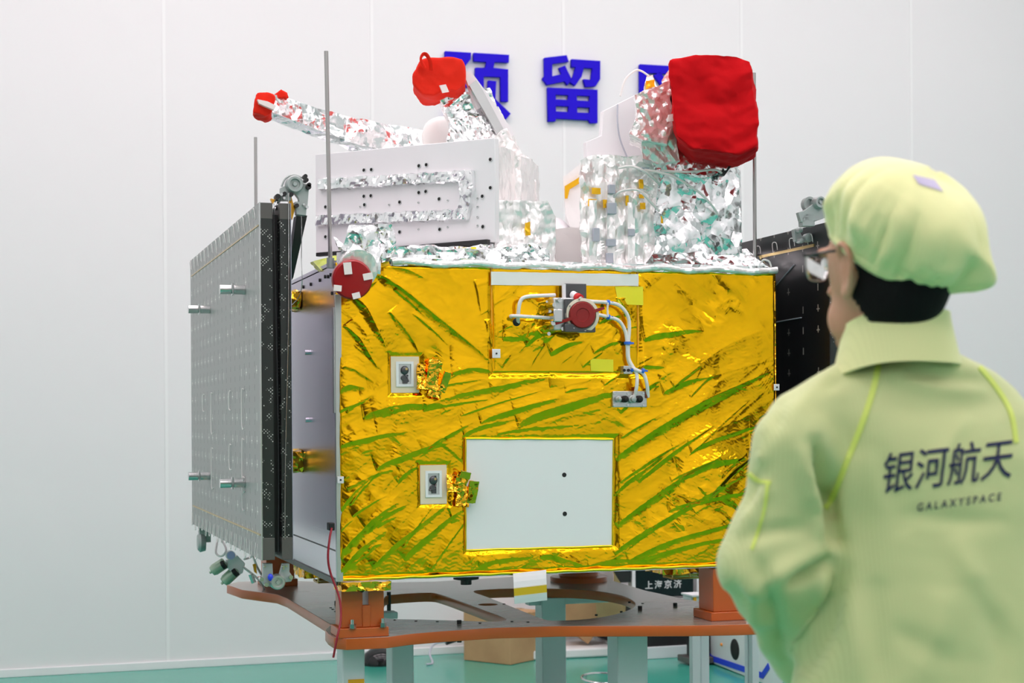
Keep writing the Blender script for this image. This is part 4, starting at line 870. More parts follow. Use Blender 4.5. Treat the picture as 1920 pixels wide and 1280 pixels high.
h_slot = cr([zxy(*p) for p in [(722,1118),(745,1114),(772,1112),(808,1111),(828,1115),(860,1126),(900,1141),(945,1158),(944,1163),(920,1165),(860,1163),(790,1161),(722,1158),(716,1140)]], 3)
h_round = cr([zxy(*p) for p in [(888,1109),(905,1105.5),(960,1103),(1045,1103.5),(1110,1107),(1165,1116),(1190,1129),(1185,1140),(1150,1152),(1100,1160),(1050,1163),(1022,1161),(980,1145),(945,1131),(912,1118)]], 3)
e_ = Vector(zxy(915, 1133)); h_small = [(e_.x+.036*math.cos(a*PI/12), e_.y+.036*math.sin(a*PI/12)) for a in range(24)]
h_back = cr([(1.25, 6.45), (1.2, 6.2), (1.3, 6.1), (1.55, 6.25), (1.7, 6.4), (1.5, 6.46)], 3)
me = shape2d([outl, h_slot, h_round, h_small], ZP-ZB, Matrix.Translation((0, 0, ZB)))
pl = link_mesh('stand_plate', me, [M['orange_paint'], M['plate']], STD)
for p in me.polygons: p.material_index = 1 if p.normal.z > .9 else 0
b = pl.modifiers.new('bevel', 'BEVEL'); b.width = .002; b.segments = 2; b.limit_method = 'ANGLE'
# posts
def post(px0, px1, py1, y, w, gap=None, dep=.10, name='support_post'):
    a = PY(px0, 1180, y).x; b = PY(px1, 1180, y).x; mb = MB()
    mb.box(a-.012, b+.012, y-.01, y+dep+.02, ZP, ZP+.030)
    if gap:
        g0 = PY(gap[0], 1180, y).x; g1 = PY(gap[1], 1180, y).x
        mb.box(a, g0, y+.005, y+dep, ZP+.03, Z0-.012); mb.box(g1, b, y+.005, y+dep, ZP+.03, Z0-.012)
        mb.box(g0-.002, g0+.024, y, y+.02, ZP+.03, ZP+.10); mb.box(g1-.022, g1+.002, y, y+.02, ZP+.03, ZP+.035)
        mb.box(a-.004, b+.004, y-.002, y+dep+.01, Z0-.014, Z0-.003)
    else: mb.box(a, b, y, y+dep, ZP+.03, Z0-.003)
    return mb.build(name, M['orange_paint'], STD, bevel=.003)
po = post(641, 721, 1195, 4.965, 0, (681, 692))
for (a_, b_) in ((660, 1183), (717, 1181)):
    q = PY(a_, b_, 4.96); mb = MB(); mb.cyl((q.x, 4.955, ZP+.030), (q.x, 4.955, ZP+.044), .012, n=6); mb.cyl((q.x, 4.955, ZP+.044), (q.x, 4.955, ZP+.058), .006, n=10); mb.build('bolt', M['steel'], po)
MB().cyl((1.085, 4.955, ZP+.150), (1.085, 4.975, ZP+.150), .008, n=12).build('bolt', M['hole'], po)
post(1338, 1392, 1170, 4.93, 0, None, .12); post(500, 553, 1105, 6.60, 0, None, .14)
q = PY(1085, 1100, 6.35); mb = MB(); mb.lathe((q.x, 6.35, ZP), (0, 0, 1), [(.12, 0), (.12, .02), (.085, .025), (.08, .12), (.095, .13), (.095, Z0-ZP-.003)], 28); mb.build('support_post', M['orange_paint'], STD)
for (a_, b_) in ((729,1115),(631,1132),(861,1169),(1200,1142),(1266,1136)):
    q = PZ(a_, b_, ZP); MB().cyl((q.x, q.y, ZP-.062), (q.x, q.y, ZP+.012), .008, n=12).build('plate_bolt', M['black'], STD)
for (a_, b_) in ((620,1139),(624,1142),(629,1146),(740,1162),(780,1164),(820,1165),(900,1168),(1118,1152),(1180,1128),(1165,1146),(1205,1131),(945,1132),(960,1165),(990,1166)):
    q = PZ(a_, b_, ZP); MB().cyl((q.x, q.y, ZP-.004), (q.x, q.y, ZP+.0015), .005, n=10).build('screw', M['hole'], STD)
# legs and beams
def leg(px0, px1, y, d=None):
    a = PY(px0, 1240, y).x; b = PY(px1, 1240, y).x; d = d or (b-a); mb = MB()
    mb.box(a, b, y, y+d, .012, ZB-.001); mb.box(a-.02, b+.02, y-.02, y+d+.02, 0, .012)
    return mb.build('leg', M['leg'], STD, bevel=.004), (a+b)/2
l1, xa = leg(642, 684, 5.06, .09); l2, xb = leg(735, 776, 5.45, .09); l3, xc = leg(1017, 1062, 6.10, .09); l4, xd = leg(1158, 1215, 5.15, .10)
q = PY(667, 1277, 5.055); MB().box(q.x-.024, q.x+.028, 5.0555, 5.062, q.z-.03, q.z+.006).build('amber_tape', M['amber'], l1)
mb = MB(); mb.box(xc-.10, 2.45, 6.115, 6.17, .645, ZB-.003); mb.build('frame_beam', M['leg'], STD, bevel=.003); MB().box(1.12, 1.42, 5.86, 5.92, .65, ZB-.001).build('frame_beam', M['leg'], STD, bevel=.003)

# ================================================================ THINGS BEHIND, ON THE GREEN FLOOR
def ground(px, py): return PZ(px, py, 0)
def rbox(mb, c, sx, sy, z0, z1, rz, mi=0): return mb.box(-sx/2, sx/2, -sy/2, sy/2, z0, z1, Matrix.Translation((c.x, c.y, 0)) @ Matrix.Rotation(rz, 4, 'Z'), mi)
# cardboard box
c = ground(932, 1229); c.y = 8.88; mb = MB(); rbox(mb, c, .33, .34, 0.001, .28, math.radians(35))
cb1 = mb.build('cardboard_box', M['card'], None, T('closed brown cardboard box on the green floor under the stand, on its left', 'box'), sharp=None, bevel=.004)
Xb = Matrix.Translation((c.x, c.y, 0)) @ Matrix.Rotation(math.radians(35), 4, 'Z')
mb = MB(); mb.box(-.166, .166, -.025, .025, .2801, .2816, Xb); mb.box(-.025, .025, -.1715, -.1700, .20, .2816, Xb); mb.build('packing_tape', mat('brown_tape', (.42, .26, .12), .25), cb1)
# foam slab and second, leaning box
s = ground(1068, 1226); mb = MB(); rbox(mb, s, .62, .34, .001, .055, math.radians(-2)); mb.build('foam_slab', M['foam'], None, T('white foam slab lying flat on the green floor', 'foam slab'), bevel=.01)
X2 = Matrix.Translation((s.x+.06, s.y+.02, .225)) @ Matrix.Rotation(math.radians(-8), 4, 'Z') @ Matrix.Rotation(math.radians(38), 4, 'Y')
mb = MB(); mb.box(-.13, .13, -.10, .10, -.10, .14, X2); cb2 = mb.build('cardboard_box', M['card'], None, T('brown cardboard box balanced on one edge on the white foam slab', 'box'), sharp=None, bevel=.004)
mb = MB(); mb.prism([PY(1112,1055,8.45), PY(1140,1055,8.45), PY(1176,1112,8.50), PY(1172,1150,8.55), PY(1120,1165,8.6)], (0.0, .006, 0)); mb.build('open_flap', M['card'], cb2, sharp=None)
# display cabinet
CAB = empty('display_cabinet', PY(1247, 1230, 8.6)*1, 'black display cabinet with white characters on its screen, behind the stand', 'cabinet'); 
ya = 8.58; x0 = PY(1178, 1150, ya).x; x1 = PY(1303, 1150, ya).x; g0 = 0
MB().box(x0, x1, ya+.02, ya+.5, .07, PY(1200, 1132, ya).z).build('body', M['black'], CAB, bevel=.004)
MB().box(x0-.01, x1+.01, ya+.0, ya+.52, .0, .07).build('plinth', M['leg'], CAB, bevel=.004)
sx0, sx1 = PY(1193, 1100, ya).x, PY(1303, 1100, ya).x; zt_, zb_ = PY(1250, 1040, ya).z, PY(1250, 1119, ya).z
sc = MB().box(sx0, sx1, ya+.02, ya+.07, zb_, zt_).build('screen', M['lens'], CAB, bevel=.002)
mb = MB(); mb.box(sx0-.022, sx0-.001, ya+.01, ya+.07, .3, zt_+.01); mb.build('screen_frame', M['white'], CAB)
MB().box(sx0-.02, sx1+.01, ya-.03, ya+.03, zb_-.028, zb_-.006).build('tray_rail', M['steel'], CAB, bevel=.003)
mb = MB(); mb.box(sx0+.08, sx1+.02, ya-.04, ya+.02, zb_-.09, zb_-.055); mb.build('shelf', M['leg'], CAB)
MB().box(PY(1146, 1100, ya).x, PY(1183, 1100, ya).x, ya, ya+.3, .45, 1.1).build('side_panel', M['black'], CAB)
# writing on the screen
def text_mesh(txt, size, offset=0., sx=1., sub=.01, space=1.):
    cu = bpy.data.curves.new('tmp', 'FONT'); cu.body = txt; cu.size = size; cu.offset = offset; cu.space_character = space; cu.align_x = 'LEFT'; cu.resolution_u = 3
    o = bpy.data.objects.new('tmp', cu); COL.objects.link(o); bpy.context.view_layer.update(); me = eval_mesh(o); bpy.data.objects.remove(o)
    bm = bmesh.new(); bm.from_mesh(me); bmesh.ops.remove_doubles(bm, verts=bm.verts[:], dist=size*1e-4)
    bmesh.ops.triangulate(bm, faces=bm.faces[:])
    for _ in range(3):
        es = [e for e in bm.edges if e.calc_length() > sub]
        if es: bmesh.ops.subdivide_edges(bm, edges=es, cuts=1)
        bmesh.ops.triangulate(bm, faces=bm.faces[:])
    bm.to_mesh(me); bm.free(); me.materials.clear(); return me
me = text_mesh('上海京济', .052, .0003, sub=1., space=1.32)
p0 = PY(1209, 1103, ya+.018); me.transform(Matrix.Translation((p0.x, ya+.018, p0.z)) @ Matrix.Rotation(PI/2, 4, 'X')); link_mesh('lettering', me, M['glyph_white'], sc)
# white rack to the right of it
yr = 8.66; a_, b_ = PY(1306, 1100, yr).x, PY(1420, 1100, yr).x
RK = MB().box(a_, b_, yr, yr+.5, 0, 1.1).build('equipment_rack', M['white'], None, T('tall white equipment rack with a black post behind the trolley', 'rack'), bevel=.004)
q0_, q1_ = PY(1311, 1100, yr).x, PY(1322, 1100, yr).x; MB().box(q0_, q1_, yr-.012, yr, .5, 1.1).build('post', M['black'], RK)
# trolley with pale top
TR = empty('trolley', ground(1330, 1262), 'pale grey blue trolley with two slim legs behind the right post of the stand', 'trolley'); yt = 6.6
zt0, zt1 = PY(1320, 1138, yt).z, PY(1320, 1118, yt).z; xa_, xb_ = PY(1297, 1130, yt).x, PY(1430, 1130, yt).x
mb = MB(); mb.box(xa_, xb_, yt, yt+.10, zt0, zt1); top = mb.build('tray', M['leg'], TR, bevel=.004)
MB().box(xa_-.005, xb_+.01, yt-.01, yt+.11, zt1, zt1+.010).build('worktop', M['white'], TR, bevel=.003)
for px_ in (1302, 1318): q = PY(px_, 1130, yt-.002).x; MB().box(q-.006, q+.008, yt-.006, yt+.001, zt0-.006, zt1).build('amber_tape', M['amber'], top)
for (p0_, p1_, yy) in ((1298, 1313, yt+.02), (1315, 1330, yt+.065)):
    u0, u1 = PY(p0_, 1230, yy).x, PY(p1_, 1230, yy).x; MB().box(u0, u1, yy, yy+.035, 0, zt0).build('leg', M['leg'], TR, bevel=.003)
for yy in (yt+.02, yt+.065): MB().box(xb_-.045, xb_-.01, yy, yy+.035, 0, zt0).build('leg', M['leg'], TR, bevel=.003)
# white mobile robot with blue line
ga, gb = ground(1322, 1240), ground(1462, 1293); d = (gb-ga).normalized(); nb_ = Vector((d.y, -d.x, 0)); nb_ = nb_ if nb_.dot(Vector((0, 0, 0))-ga) > 0 else -nb_
RB = empty('floor_robot', (ga+gb)/2, 'low white wheeled machine with a blue line and a black oval, beside the worker', 'robot')
Lr = (gb-ga).length
def rp(u, z, o=0): return ga+d*u+Vector((0, 0, z))+nb_*o
def onr(px, py, off=0):
    dd = ray(px, py); t = (ga+nb_*off-C0).dot(nb_)/dd.dot(nb_); return C0+dd*t
shell = [onr(1318,1236,.0), onr(1455,1292), onr(1470,1278), onr(1458,1245), onr(1425,1205), onr(1404,1190), onr(1318,1184)]
bk = ray(1390, 784); bk = Vector((bk.x, bk.y, 0)).normalized()
sh = MB().prism(shell, bk*.36).build('shell', M['rad'], RB, bevel=.006)
line = [(1320,1206),(1333,1233),(1430,1266),(1441,1249)]
mb = MB()
for i in range(3):
    a, b = onr(*line[i], .001), onr(*line[i+1], .001); dd = (b-a).normalized(); s_ = dd.cross(nb_)*.016; a2 = a-dd*.008; b2 = b+dd*.008
    mb.hexa([a2-s_, b2-s_, b2+s_, a2+s_], [a2-s_+nb_*.003, b2-s_+nb_*.003, b2+s_+nb_*.003, a2+s_+nb_*.003])
mb.build('blue_line', M['bluepaint'], sh)
q = onr(1378, 1217, 0); X = Matrix.Translation(q) @ Matrix.Rotation(math.atan2(d.y, d.x), 4, 'Z'); MB().ball((0, 0, 0), (.042, .012, .060)).mesh('t')
mb = MB(); mb.ball((0, 0, 0), (.060, .010, .058)); me = mb.mesh('sensor_window'); me.transform(X); link_mesh('sensor_window', me, M['hole'], sh)
q = onr(1353, 1208, .002); MB().ball(q, .009).build('indicator', mat('orange_indicator', (.9, .3, .02), .4), sh)
mb = MB(); mb.prism([onr(1322,1240,-.02), onr(1455,1296,-.02), onr(1452,1286,-.02), onr(1322,1232,-.02)], bk*.3); mb.build('chassis', M['edge_cap'], RB)
for u in (.12, Lr*.8): c = rp(u, .030, -.06); MB().cyl(c, c-nb_*.03, .030, n=20).build('wheel', M['black'], RB)
# black castor base
c = ground(1288, 1240); c.y -= .12; CB = empty('castor_base', c, 'black swivel castor with a grey plate left of the white machine', 'castor')
mb = MB(); mb.cyl((c.x-.03, c.y+.02, .10), (c.x+.03, c.y, .10), .055, n=24); mb.build('wheel', M['black'], CB)
mb = MB(); mb.box(c.x-.06, c.x+.22, c.y-.05, c.y+.12, .01, .045); mb.build('base_plate', M['edge_cap'], CB, bevel=.004); mb = MB(); mb.box(c.x-.02, c.x+.14, c.y+.0, c.y+.08, .045, .17); mb.build('fork', M['black'], CB, bevel=.004)
# glossy black dome on the floor, grey cable, chrome hoop
c = ground(712, 1245); c.y = min(c.y, 8.95); mb = MB(); mb.lathe((c.x, c.y, 0), (0, 0, 1), [(.10, 0), (.10, .03), (.085, .065), (.05, .09), (.001, .10)], 32); mb.build('floor_dome', M['black_gloss'], None, T('glossy black domed base on the green floor left of the legs', 'base'))
c = ground(800, 1247); mb = MB(); mb.tube([(c.x, c.y, .006), (c.x+.04, c.y+.02, .01), (c.x+.05, c.y+.12, .05), (c.x+.10, c.y+.2, .09), (c.x+.17, 8.98, .105)], .006, 8)
pc = mb.build('power_cable', M['grey_tape'], None, T('grey power cable with black plug on the green floor', 'cable')); MB().cyl((c.x+.16, 8.98, .10), (c.x+.24, 8.99, .12), .016, n=14).build('plug', M['black'], pc)
c = ground(1130, 1282); mb = MB(); pts = [(c.x+.11*math.cos(a*PI/16), c.y+.11*math.sin(a*PI/16), .03+.01*math.sin(a*PI/16)) for a in range(33)]; mb.tube(pts, .007, 8, 1)
for a in (0, 11, 21): p = pts[a]; mb.cyl((p[0], p[1], 0), p, .006, n=8)
mb.build('chrome_hoop', M['steel'], None, T('thin chrome hoop standing on the floor below the stand', 'hoop'))

# air filter unit hanging under the far end of the left wing
FU = empty('air_filter_unit', PY(433, 1052, 6.45), 'small air filter unit with two green bowls and a gauge under the left wing', 'air filter')
def fp(px, py, o=0): return PY(px, py, 6.45+o)
bd = MB().prism([fp(425,1050), fp(445,1040), fp(460,1056), fp(455,1075), fp(440,1078), fp(428,1066)], (0, .05, 0)).build('valve_block', M['rad'], FU, bevel=.004)
gb_ = mat('green_bowl', (.42, .55, .42), .25, .3)
for (a, b) in (((424,1055), (398,1072)), ((446,1068), (420,1092))):
    pa, pb_ = fp(*a), fp(*b); o = MB().lathe(pa+Vector((0, .02, 0)), pb_-pa, [(.020, 0), (.0235, .004), (.0235, (pb_-pa).length*.8), (.018, (pb_-pa).length), (.006, (pb_-pa).length*1.03), (.005, (pb_-pa).length*1.15)], 22).build('filter_bowl', gb_, FU)
    pm = pa.lerp(pb_, .12); MB().cyl(pm+Vector((0, -.01, 0)), pm+Vector((0, -.006, 0))+(pb_-pa)*.16, .019, n=6).build('window', M['hole'], o)
q = fp(433, 1041, -.02); o = MB().cyl(q, q+Vector((0, .03, 0)), .019, n=26).build('gauge', M['rad'], FU); MB().cyl(q-Vector((0, .002, 0)), q, .016, n=26).build('dial', mat('pale_blue_dial', (.45, .52, .85), .3), o)
for L in ([(415,1010,.1),(424,1030,0),(416,1042,0),(405,1036,.05),(408,1012,.12)], [(458,1048,0),(474,1040,.05),(482,1010,.15)], [(455,1062,0),(472,1075,0),(486,1088,0),(498,1108,.1)], [(470,1030,.0),(482,1062,.0),(492,1080,.1)]):
    MB().tube([fp(*p) for p in L], .0045, 8).build('hose', M['cable_white'], FU)
MB().cyl(fp(470, 1076), fp(476, 1092), .010, n=14).build('fitting', M['steel'], FU)
mb = MB(); mb.prism([fp(474,1058,-.01), fp(480,1056,-.01), fp(482,1076,-.01), fp(477,1072,-.01)], (0, .01, 0)); mb.build('amber_tape', M['amber'], FU)
# ================================================================ PERSON
def Pd(px, py, D): return C0+ray(px, py)*D          # point at a distance D along the view axis
def fuse(mb, voxel, smooth=2, iters=.5):
    me = bpy.data.meshes.new('t'); me.from_pydata(mb.v, [], mb.f); o = bpy.data.objects.new('t', me); COL.objects.link(o)
    fix(me); r = o.modifiers.new('r', 'REMESH'); r.mode = 'VOXEL'; r.voxel_size = voxel; r.use_smooth_shade = True
    s_ = o.modifiers.new('s', 'SMOOTH'); s_.factor = iters; s_.iterations = smooth
    bpy.context.view_layer.update(); out = eval_mesh(o); bpy.data.objects.remove(o)
    out.polygons.foreach_set('use_smooth', [True]*len(out.polygons)); return out
def coords(me): a = np.empty(len(me.vertices)*3); me.vertices.foreach_get('co', a); return a.reshape(-1, 3)
def norms(me): a = np.empty(len(me.vertices)*3); me.vertex_normals.foreach_get('vector', a); return a.reshape(-1, 3)
def setco(me, P): me.vertices.foreach_set('co', P.ravel()); me.update()
def project(P):
    V = P-np.array(C0[:]); d = V@np.array(Fv[:]); return CX+FPX*(V@np.array(Rv[:]))/d, CY-FPX*(V@np.array(Uv[:]))/d
DP = 2.42
def face_dir(deg): t = math.radians(deg); return (-math.sin(t)*R0+math.cos(t)*Fv), (-math.cos(t)*R0-math.sin(t)*Fv)   # facing, person's left
fB, lB = face_dir(20); fH, lH = face_dir(32)
foot = Pd(1745, 784, DP+.05); foot.z = 0
PER = empty('person', foot, 'worker seen from behind in a pale green overall and bouffant cap with glasses', 'person')
hc = Pd(1662, 488, DP)
def hp(f, l, z): return hc+fH*f+lH*l+Vector((0, 0, z))
XH = Matrix((fH, lH, U0)).transposed()               # local x = forward, y = left, z = up
XBd = Matrix((fB, lB, U0)).transposed()
neck = Pd(1695, 672, DP+.03)
body = MB()
body.ball(hp(0, 0, 0), (.098, .078, .112), X=XH, n=32, k=20); body.ball(hp(.028, 0, -.055), (.066, .061, .085), X=XH, n=28, k=16)
body.ball(hp(.066, 0, -.118), (.028, .034, .024), X=XH); body.ball(hp(.045, .032, -.085), (.042, .026, .042), X=XH); body.ball(hp(.045, -.032, -.085), (.042, .026, .042), X=XH)
body.rings([hp(.086, 0, .005), hp(.104, 0, -.025), hp(.112, 0, -.04), hp(.10, 0, -.05)], [.007, .010, .014, .009], 12); body.ball(hp(.092, 0, -.078), (.014, .024, .007), X=XH); body.ball(hp(.092, 0, -.088), (.014, .02, .007), X=XH)
body.ball(hp(.088, .033, .018), (.012, .026, .008), X=XH); body.ball(hp(.088, -.033, .018), (.012, .026, .008), X=XH)
for sgn in (1, -1):   # ears: rim, lobe, inner bowl
    body.ball(hp(-.006, sgn*.084, -.018), (.021, .007, .036), X=XH); body.rings(smooth_path([hp(.012, sgn*.080, -.012), hp(.006, sgn*.092, .012), hp(-.012, sgn*.102, .018), hp(-.029, sgn*.104, .002), hp(-.027, sgn*.099, -.026), hp(-.012, sgn*.088, -.052)], 4), .0056, 8)
    body.ball(hp(-.004, sgn*.086, -.052), (.011, .007, .013), X=XH)
body.rings([hp(-.016, 0, -.06), hp(-.006, 0, -.12), neck+Vector((0, 0, .01)), neck-Vector((0, 0, .05))], [.060, .053, .053, .053], 28)
# trunk, arms and legs of the body, under the clothes
tc0 = Pd(1740, 800, DP+.04)
def tz(z, f=0, l=0): return Vector((tc0.x, tc0.y, z))+fB*f+lB*l
body.rings([tz(.86), tz(1.0), tz(1.15), tz(1.32), tz(1.42)], [.10, .085, .09, .085, .05], 28)
shL, elL, wrL = Pd(1495, 838, DP-.03), Pd(1437, 1058, DP-.02), Pd(1500, 1235, DP+.19)
shR, elR, wrR = tz(1.33, -.01, -.20), tz(1.10, .02, -.26), tz(1.03, .22, -.10)
for a, b, c in ((shL, elL, wrL), (shR, elR, wrR)):
    body.rings([tz(1.36).lerp(a, .3), a, a.lerp(b, .5), b], [.035, .042, .038, .034], 18); body.rings([b, b.lerp(c, .4), c], [.037, .037, .026], 18); body.ball(b, .038)
def hand(mb, w, d, palm_n):
    d = d.normalized(); n_ = palm_n.normalized(); s_ = d.cross(n_).normalized()
    mb.rings([w-d*.01, w+d*.02], [.026, .026], 14); mb.ball(w+d*.055, (.045, .036, .014), X=Matrix((d, s_, n_)).transposed())
    for i, (o, L) in enumerate(((-.028, .066), (-.009, .076), (.010, .071), (.028, .056))):
        b0 = w+d*.082+s_*o; p = [b0, b0+d*L*.42+n_*.006, b0+d*L*.70+n_*.024, b0+d*L*.82+n_*.044]; mb.rings(smooth_path(p, 3), [.0092-.0022*k/9 for k in range(10)], 10)
    b0 = w+d*.025-s_*.030; mb.rings(smooth_path([b0, b0+d*.025-s_*.022+n_*.01, b0+d*.05-s_*.026+n_*.022, b0+d*.066-s_*.016+n_*.03], 3), [.011-.003*k/9 for k in range(10)], 10)
hand(body, wrL, (-lB*.9+fB*.35+Vector((0, 0, -.15))), -fB); hand(body, wrR, (lB*.9+fB*.3+Vector((0, 0, -.05))), -fB)
for sg in (1, -1):
    body.rings([tz(.92, 0, sg*.07), tz(.80, 0, sg*.095), tz(.48, .01, sg*.10), tz(.10, 0, sg*.105), tz(.05, .0, sg*.105)], [.085, .085, .058, .042, .042], 20); body.ball(tz(.035, .05, sg*.105), (.12, .042, .030), X=XBd)
bme = fuse(body, .0048, 2, .5)
bo = link_mesh('body', bme, M['skin'], PER)
for sg in (1, -1): MB().ball(hp(.083, sg*.032, .002), .0125).build('eye', M['white'], PER)
# hair below the cap: thickened shell of the skull
hm = MB(); hm.ball(hp(-.006, 0, -.006), (.101, .081, .120), X=XH, n=128, k=90)
me = bpy.data.meshes.new('hair'); me.from_pydata(hm.v, [], hm.f); bm = bmesh.new(); bm.from_mesh(me)
kill = []
for f in bm.faces:
    q = f.calc_center_median()-hc; fx, lx, zx = q.dot(fH), q.dot(lH), q.z
    line = -.113 if fx < -.03 else (-.113+(fx+.03)*2.4)
    if zx < line or fx > .075 or (fx > .0 and zx < .03): kill.append(f)
bmesh.ops.delete(bm, geom=kill, context='FACES'); bm.to_mesh(me); bm.free()
ho = link_mesh('hair', me, M['hair'], PER); me.polygons.foreach_set('use_smooth', [True]*len(me.polygons)); so = ho.modifiers.new('t', 'SOLIDIFY'); so.thickness = .007; so.offset = .2

# overall jacket: torso rings, shoulders and sleeves fused, then folded
jk = MB()
R_ = [(632, 1690, 66, .078), (655, 1692, 70, .080), (672, 1698, 92, .086), (698, 1705, 150, .098), (730, 1715, 192, .094), (775, 1728, 214, .110), (850, 1742, 222, .125), (960, 1750, 218, .132), (1080, 1752, 228, .138), (1200, 1752, 256, .146), (1320, 1754, 286, .152), (1560, 1754, 296, .160), (1690, 1754, 292, .160)]
vs = []; n = 56
for (py, px, rx, ry) in R_:
    c = Pd(px, py, DP+.05); r0 = rx/FPX*(DP+.05)
    for j in range(n):
        a = 2*PI*j/n; ca, sa = math.cos(a), math.sin(a); e = .86
        X_ = math.copysign(abs(ca)**e, ca)*r0; Y_ = math.copysign(abs(sa)**e, sa)*ry
        vs.append(c-lB*X_*1.02+fB*Y_)
fs = [(i*n+j, i*n+(j+1) % n, (i+1)*n+(j+1) % n, (i+1)*n+j) for i in range(len(R_)-1) for j in range(n)]
jk.add(vs, fs+[tuple(range(n))[::-1], tuple((len(R_)-1)*n+j for j in range(n))])
def cap_(a, b, ra, rb, k=6):
    jk.rings([a.lerp(b, i/k) for i in range(k+1)], [ra+(rb-ra)*i/k for i in range(k+1)], 24); jk.ball(a, ra); jk.ball(b, rb)
cap_(Pd(1650, 705, DP+.03), Pd(1510, 808, DP-.01), .050, .066); cap_(shL, shL.lerp(elL, .5), .070, .061); cap_(shL.lerp(elL, .5), elL, .061, .074); cap_(elL, elL.lerp(wrL, .45), .074, .060); cap_(elL.lerp(wrL, .45), wrL, .060, .046)
jk.ball(Pd(1500, 1010, DP-.02), (.055, .06, .09))
cap_(tz(1.40, 0, -.06), shR, .05, .066); cap_(shR, elR, .070, .072); cap_(elR, wrR, .070, .045)
jme = fuse(jk, .0075, 5, .6)
P = coords(jme); N = norms(jme); u, v = project(P)
near = (N@np.array(Fv[:])) < .25
def fold(x1, y1, x2, y2, w, h, both=False):
    """ridge (h > 0) or groove (h < 0) of width w pixels along a line of the cloth, in metres"""
    global P
    dx, dy = x2-x1, y2-y1; L = math.hypot(dx, dy); s = ((u-x1)*dx+(v-y1)*dy)/L/L; t = ((u-x1)*-dy+(v-y1)*dx)/L
    t = t+w*.3*np.sin(s*4+x1); g = np.exp(-(t/w)**2)*np.clip(np.sin(np.pi*np.clip(s, 0, 1)), 0, 1)**.6
    P = P+N*(g*h*1.3*near)[:, None]
for F_ in [(1532,815,1566,1035,13,-.026),(1512,830,1535,1010,16,.012),(1585,850,1592,1010,20,.010),(1478,1100,1566,1040,11,-.020),(1400,1120,1545,1030,18,.012),(1395,1010,1520,985,14,-.008),
           (1360,1100,1455,1150,16,-.010),(1380,1160,1470,1215,16,-.010),(1420,1040,1480,1260,12,-.012),(1390,1060,1440,1240,14,.008),(1540,1060,1490,1240,18,.014),(1590,1050,1520,1270,18,-.008),
           (1600,1000,1600,1280,26,.007),(1650,1080,1640,1290,22,-.006),(1760,1100,1740,1300,30,.006),(1840,1080,1880,1290,24,-.007),(1700,690,1860,720,14,-.006),(1680,715,1850,735,14,.006),
           (1650,760,1900,770,22,-.004),(1640,820,1700,1000,20,-.004),(1820,780,1740,880,12,.004),(1700,960,1900,985,16,-.004),(1480,760,1420,850,14,-.006),(1450,790,1410,900,12,.006),(1430,860,1400,960,10,-.006),
           (1440,900,1390,1010,14,.007),(1780,1010,1880,1150,20,.005),(1660,1180,1800,1240,20,-.004),(1560,720,1470,790,16,.005),(1600,700,1500,760,12,-.004)]: fold(*F_)
P = P+N*((crump(P, 5, 3.2, 9)-.5)*.016+(crump(P, 6, 9, 6)-.5)*.003)[:, None]
setco(jme, P); jo = link_mesh('jacket', jme, M['jacket'], PER)
s_ = jo.modifiers.new('s', 'SMOOTH'); s_.factor = .5; s_.iterations = 2
bpy.context.view_layer.update(); jev = eval_mesh(jo); bvh = BVHTree.FromPolygons([v.co[:] for v in jev.vertices], [p.vertices[:] for p in jev.polygons])
def onj(px, py, off=.0015):
    d = ray(px, py).normalized(); h = bvh.ray_cast(C0, d)
    if h[0] is None: return None
    return h[0]+h[1]*off
def drape(me, T_, off, name, material, thick=.0):
    """lay a flat shape (mesh in picture units by T_) on the cloth"""
    bm = bmesh.new(); bm.from_mesh(me); bad = []
    for v in bm.verts:
        q = onj(*T_(v.co.x, v.co.y), off)
        if q is None: bad.append(v)
        else: v.co = q
    bmesh.ops.delete(bm, geom=bad, context='VERTS'); bm.to_mesh(me); bm.free(); o = link_mesh(name, me, material, jo)
    return o
ang = math.radians(7.4)
def back_text(txt, size_px, x0, y0, off, space, sx):
    me = text_mesh(txt, size_px, off, sub=9, space=space)
    def T_(x, y): x = x*sx; return (x0+x*math.cos(ang)+y*math.sin(ang)*.9, y0-x*math.sin(ang)-y*math.cos(ang))
    drape(me, T_, .0018, 'lettering', M['navy'])
back_text('银河航天', 84, 1650, 920, .45, 1.0, .74)
back_text('GALAXYSPACE', 21, 1718, 958, .25, 1.55, .80)
def band(pts, w, name='piping', material='piping', off=.002):
    pts = [Vector((a, b, 0)) for a, b in pts]; pts = smooth_path(pts, 10); L, Rr = [], []
    for i, p in enumerate(pts):
        d = (pts[min(i+1, len(pts)-1)]-pts[max(i-1, 0)]).normalized(); nrm = Vector((-d.y, d.x, 0))
        a, b = onj(*(p+nrm*w/2).xy, off), onj(*(p-nrm*w/2).xy, off)
        c_, e_ = onj(*(p+nrm*w/2).xy, -.001), onj(*(p-nrm*w/2).xy, -.001)
        if None in (a, b, c_, e_): continue
        if L and (a-L[-1][0]).length > .06: continue
        L.append((a, b, e_, c_))
    mb = MB()
    for i in range(len(L)-1): mb.hexa(L[i], L[i+1])
    return mb.build(name, M[material], jo) if len(L) > 1 else None
band([(1652,655),(1640,720),(1618,790),(1590,860),(1562,930),(1545,955)], 11); band([(1836,688),(1870,730),(1895,775),(1905,830)], 8)
# sleeve pocket patch and its edge
band([(1402,885),(1420,900),(1446,905)], 7); band([(1440,905),(1432,960),(1410,1030)], 6)
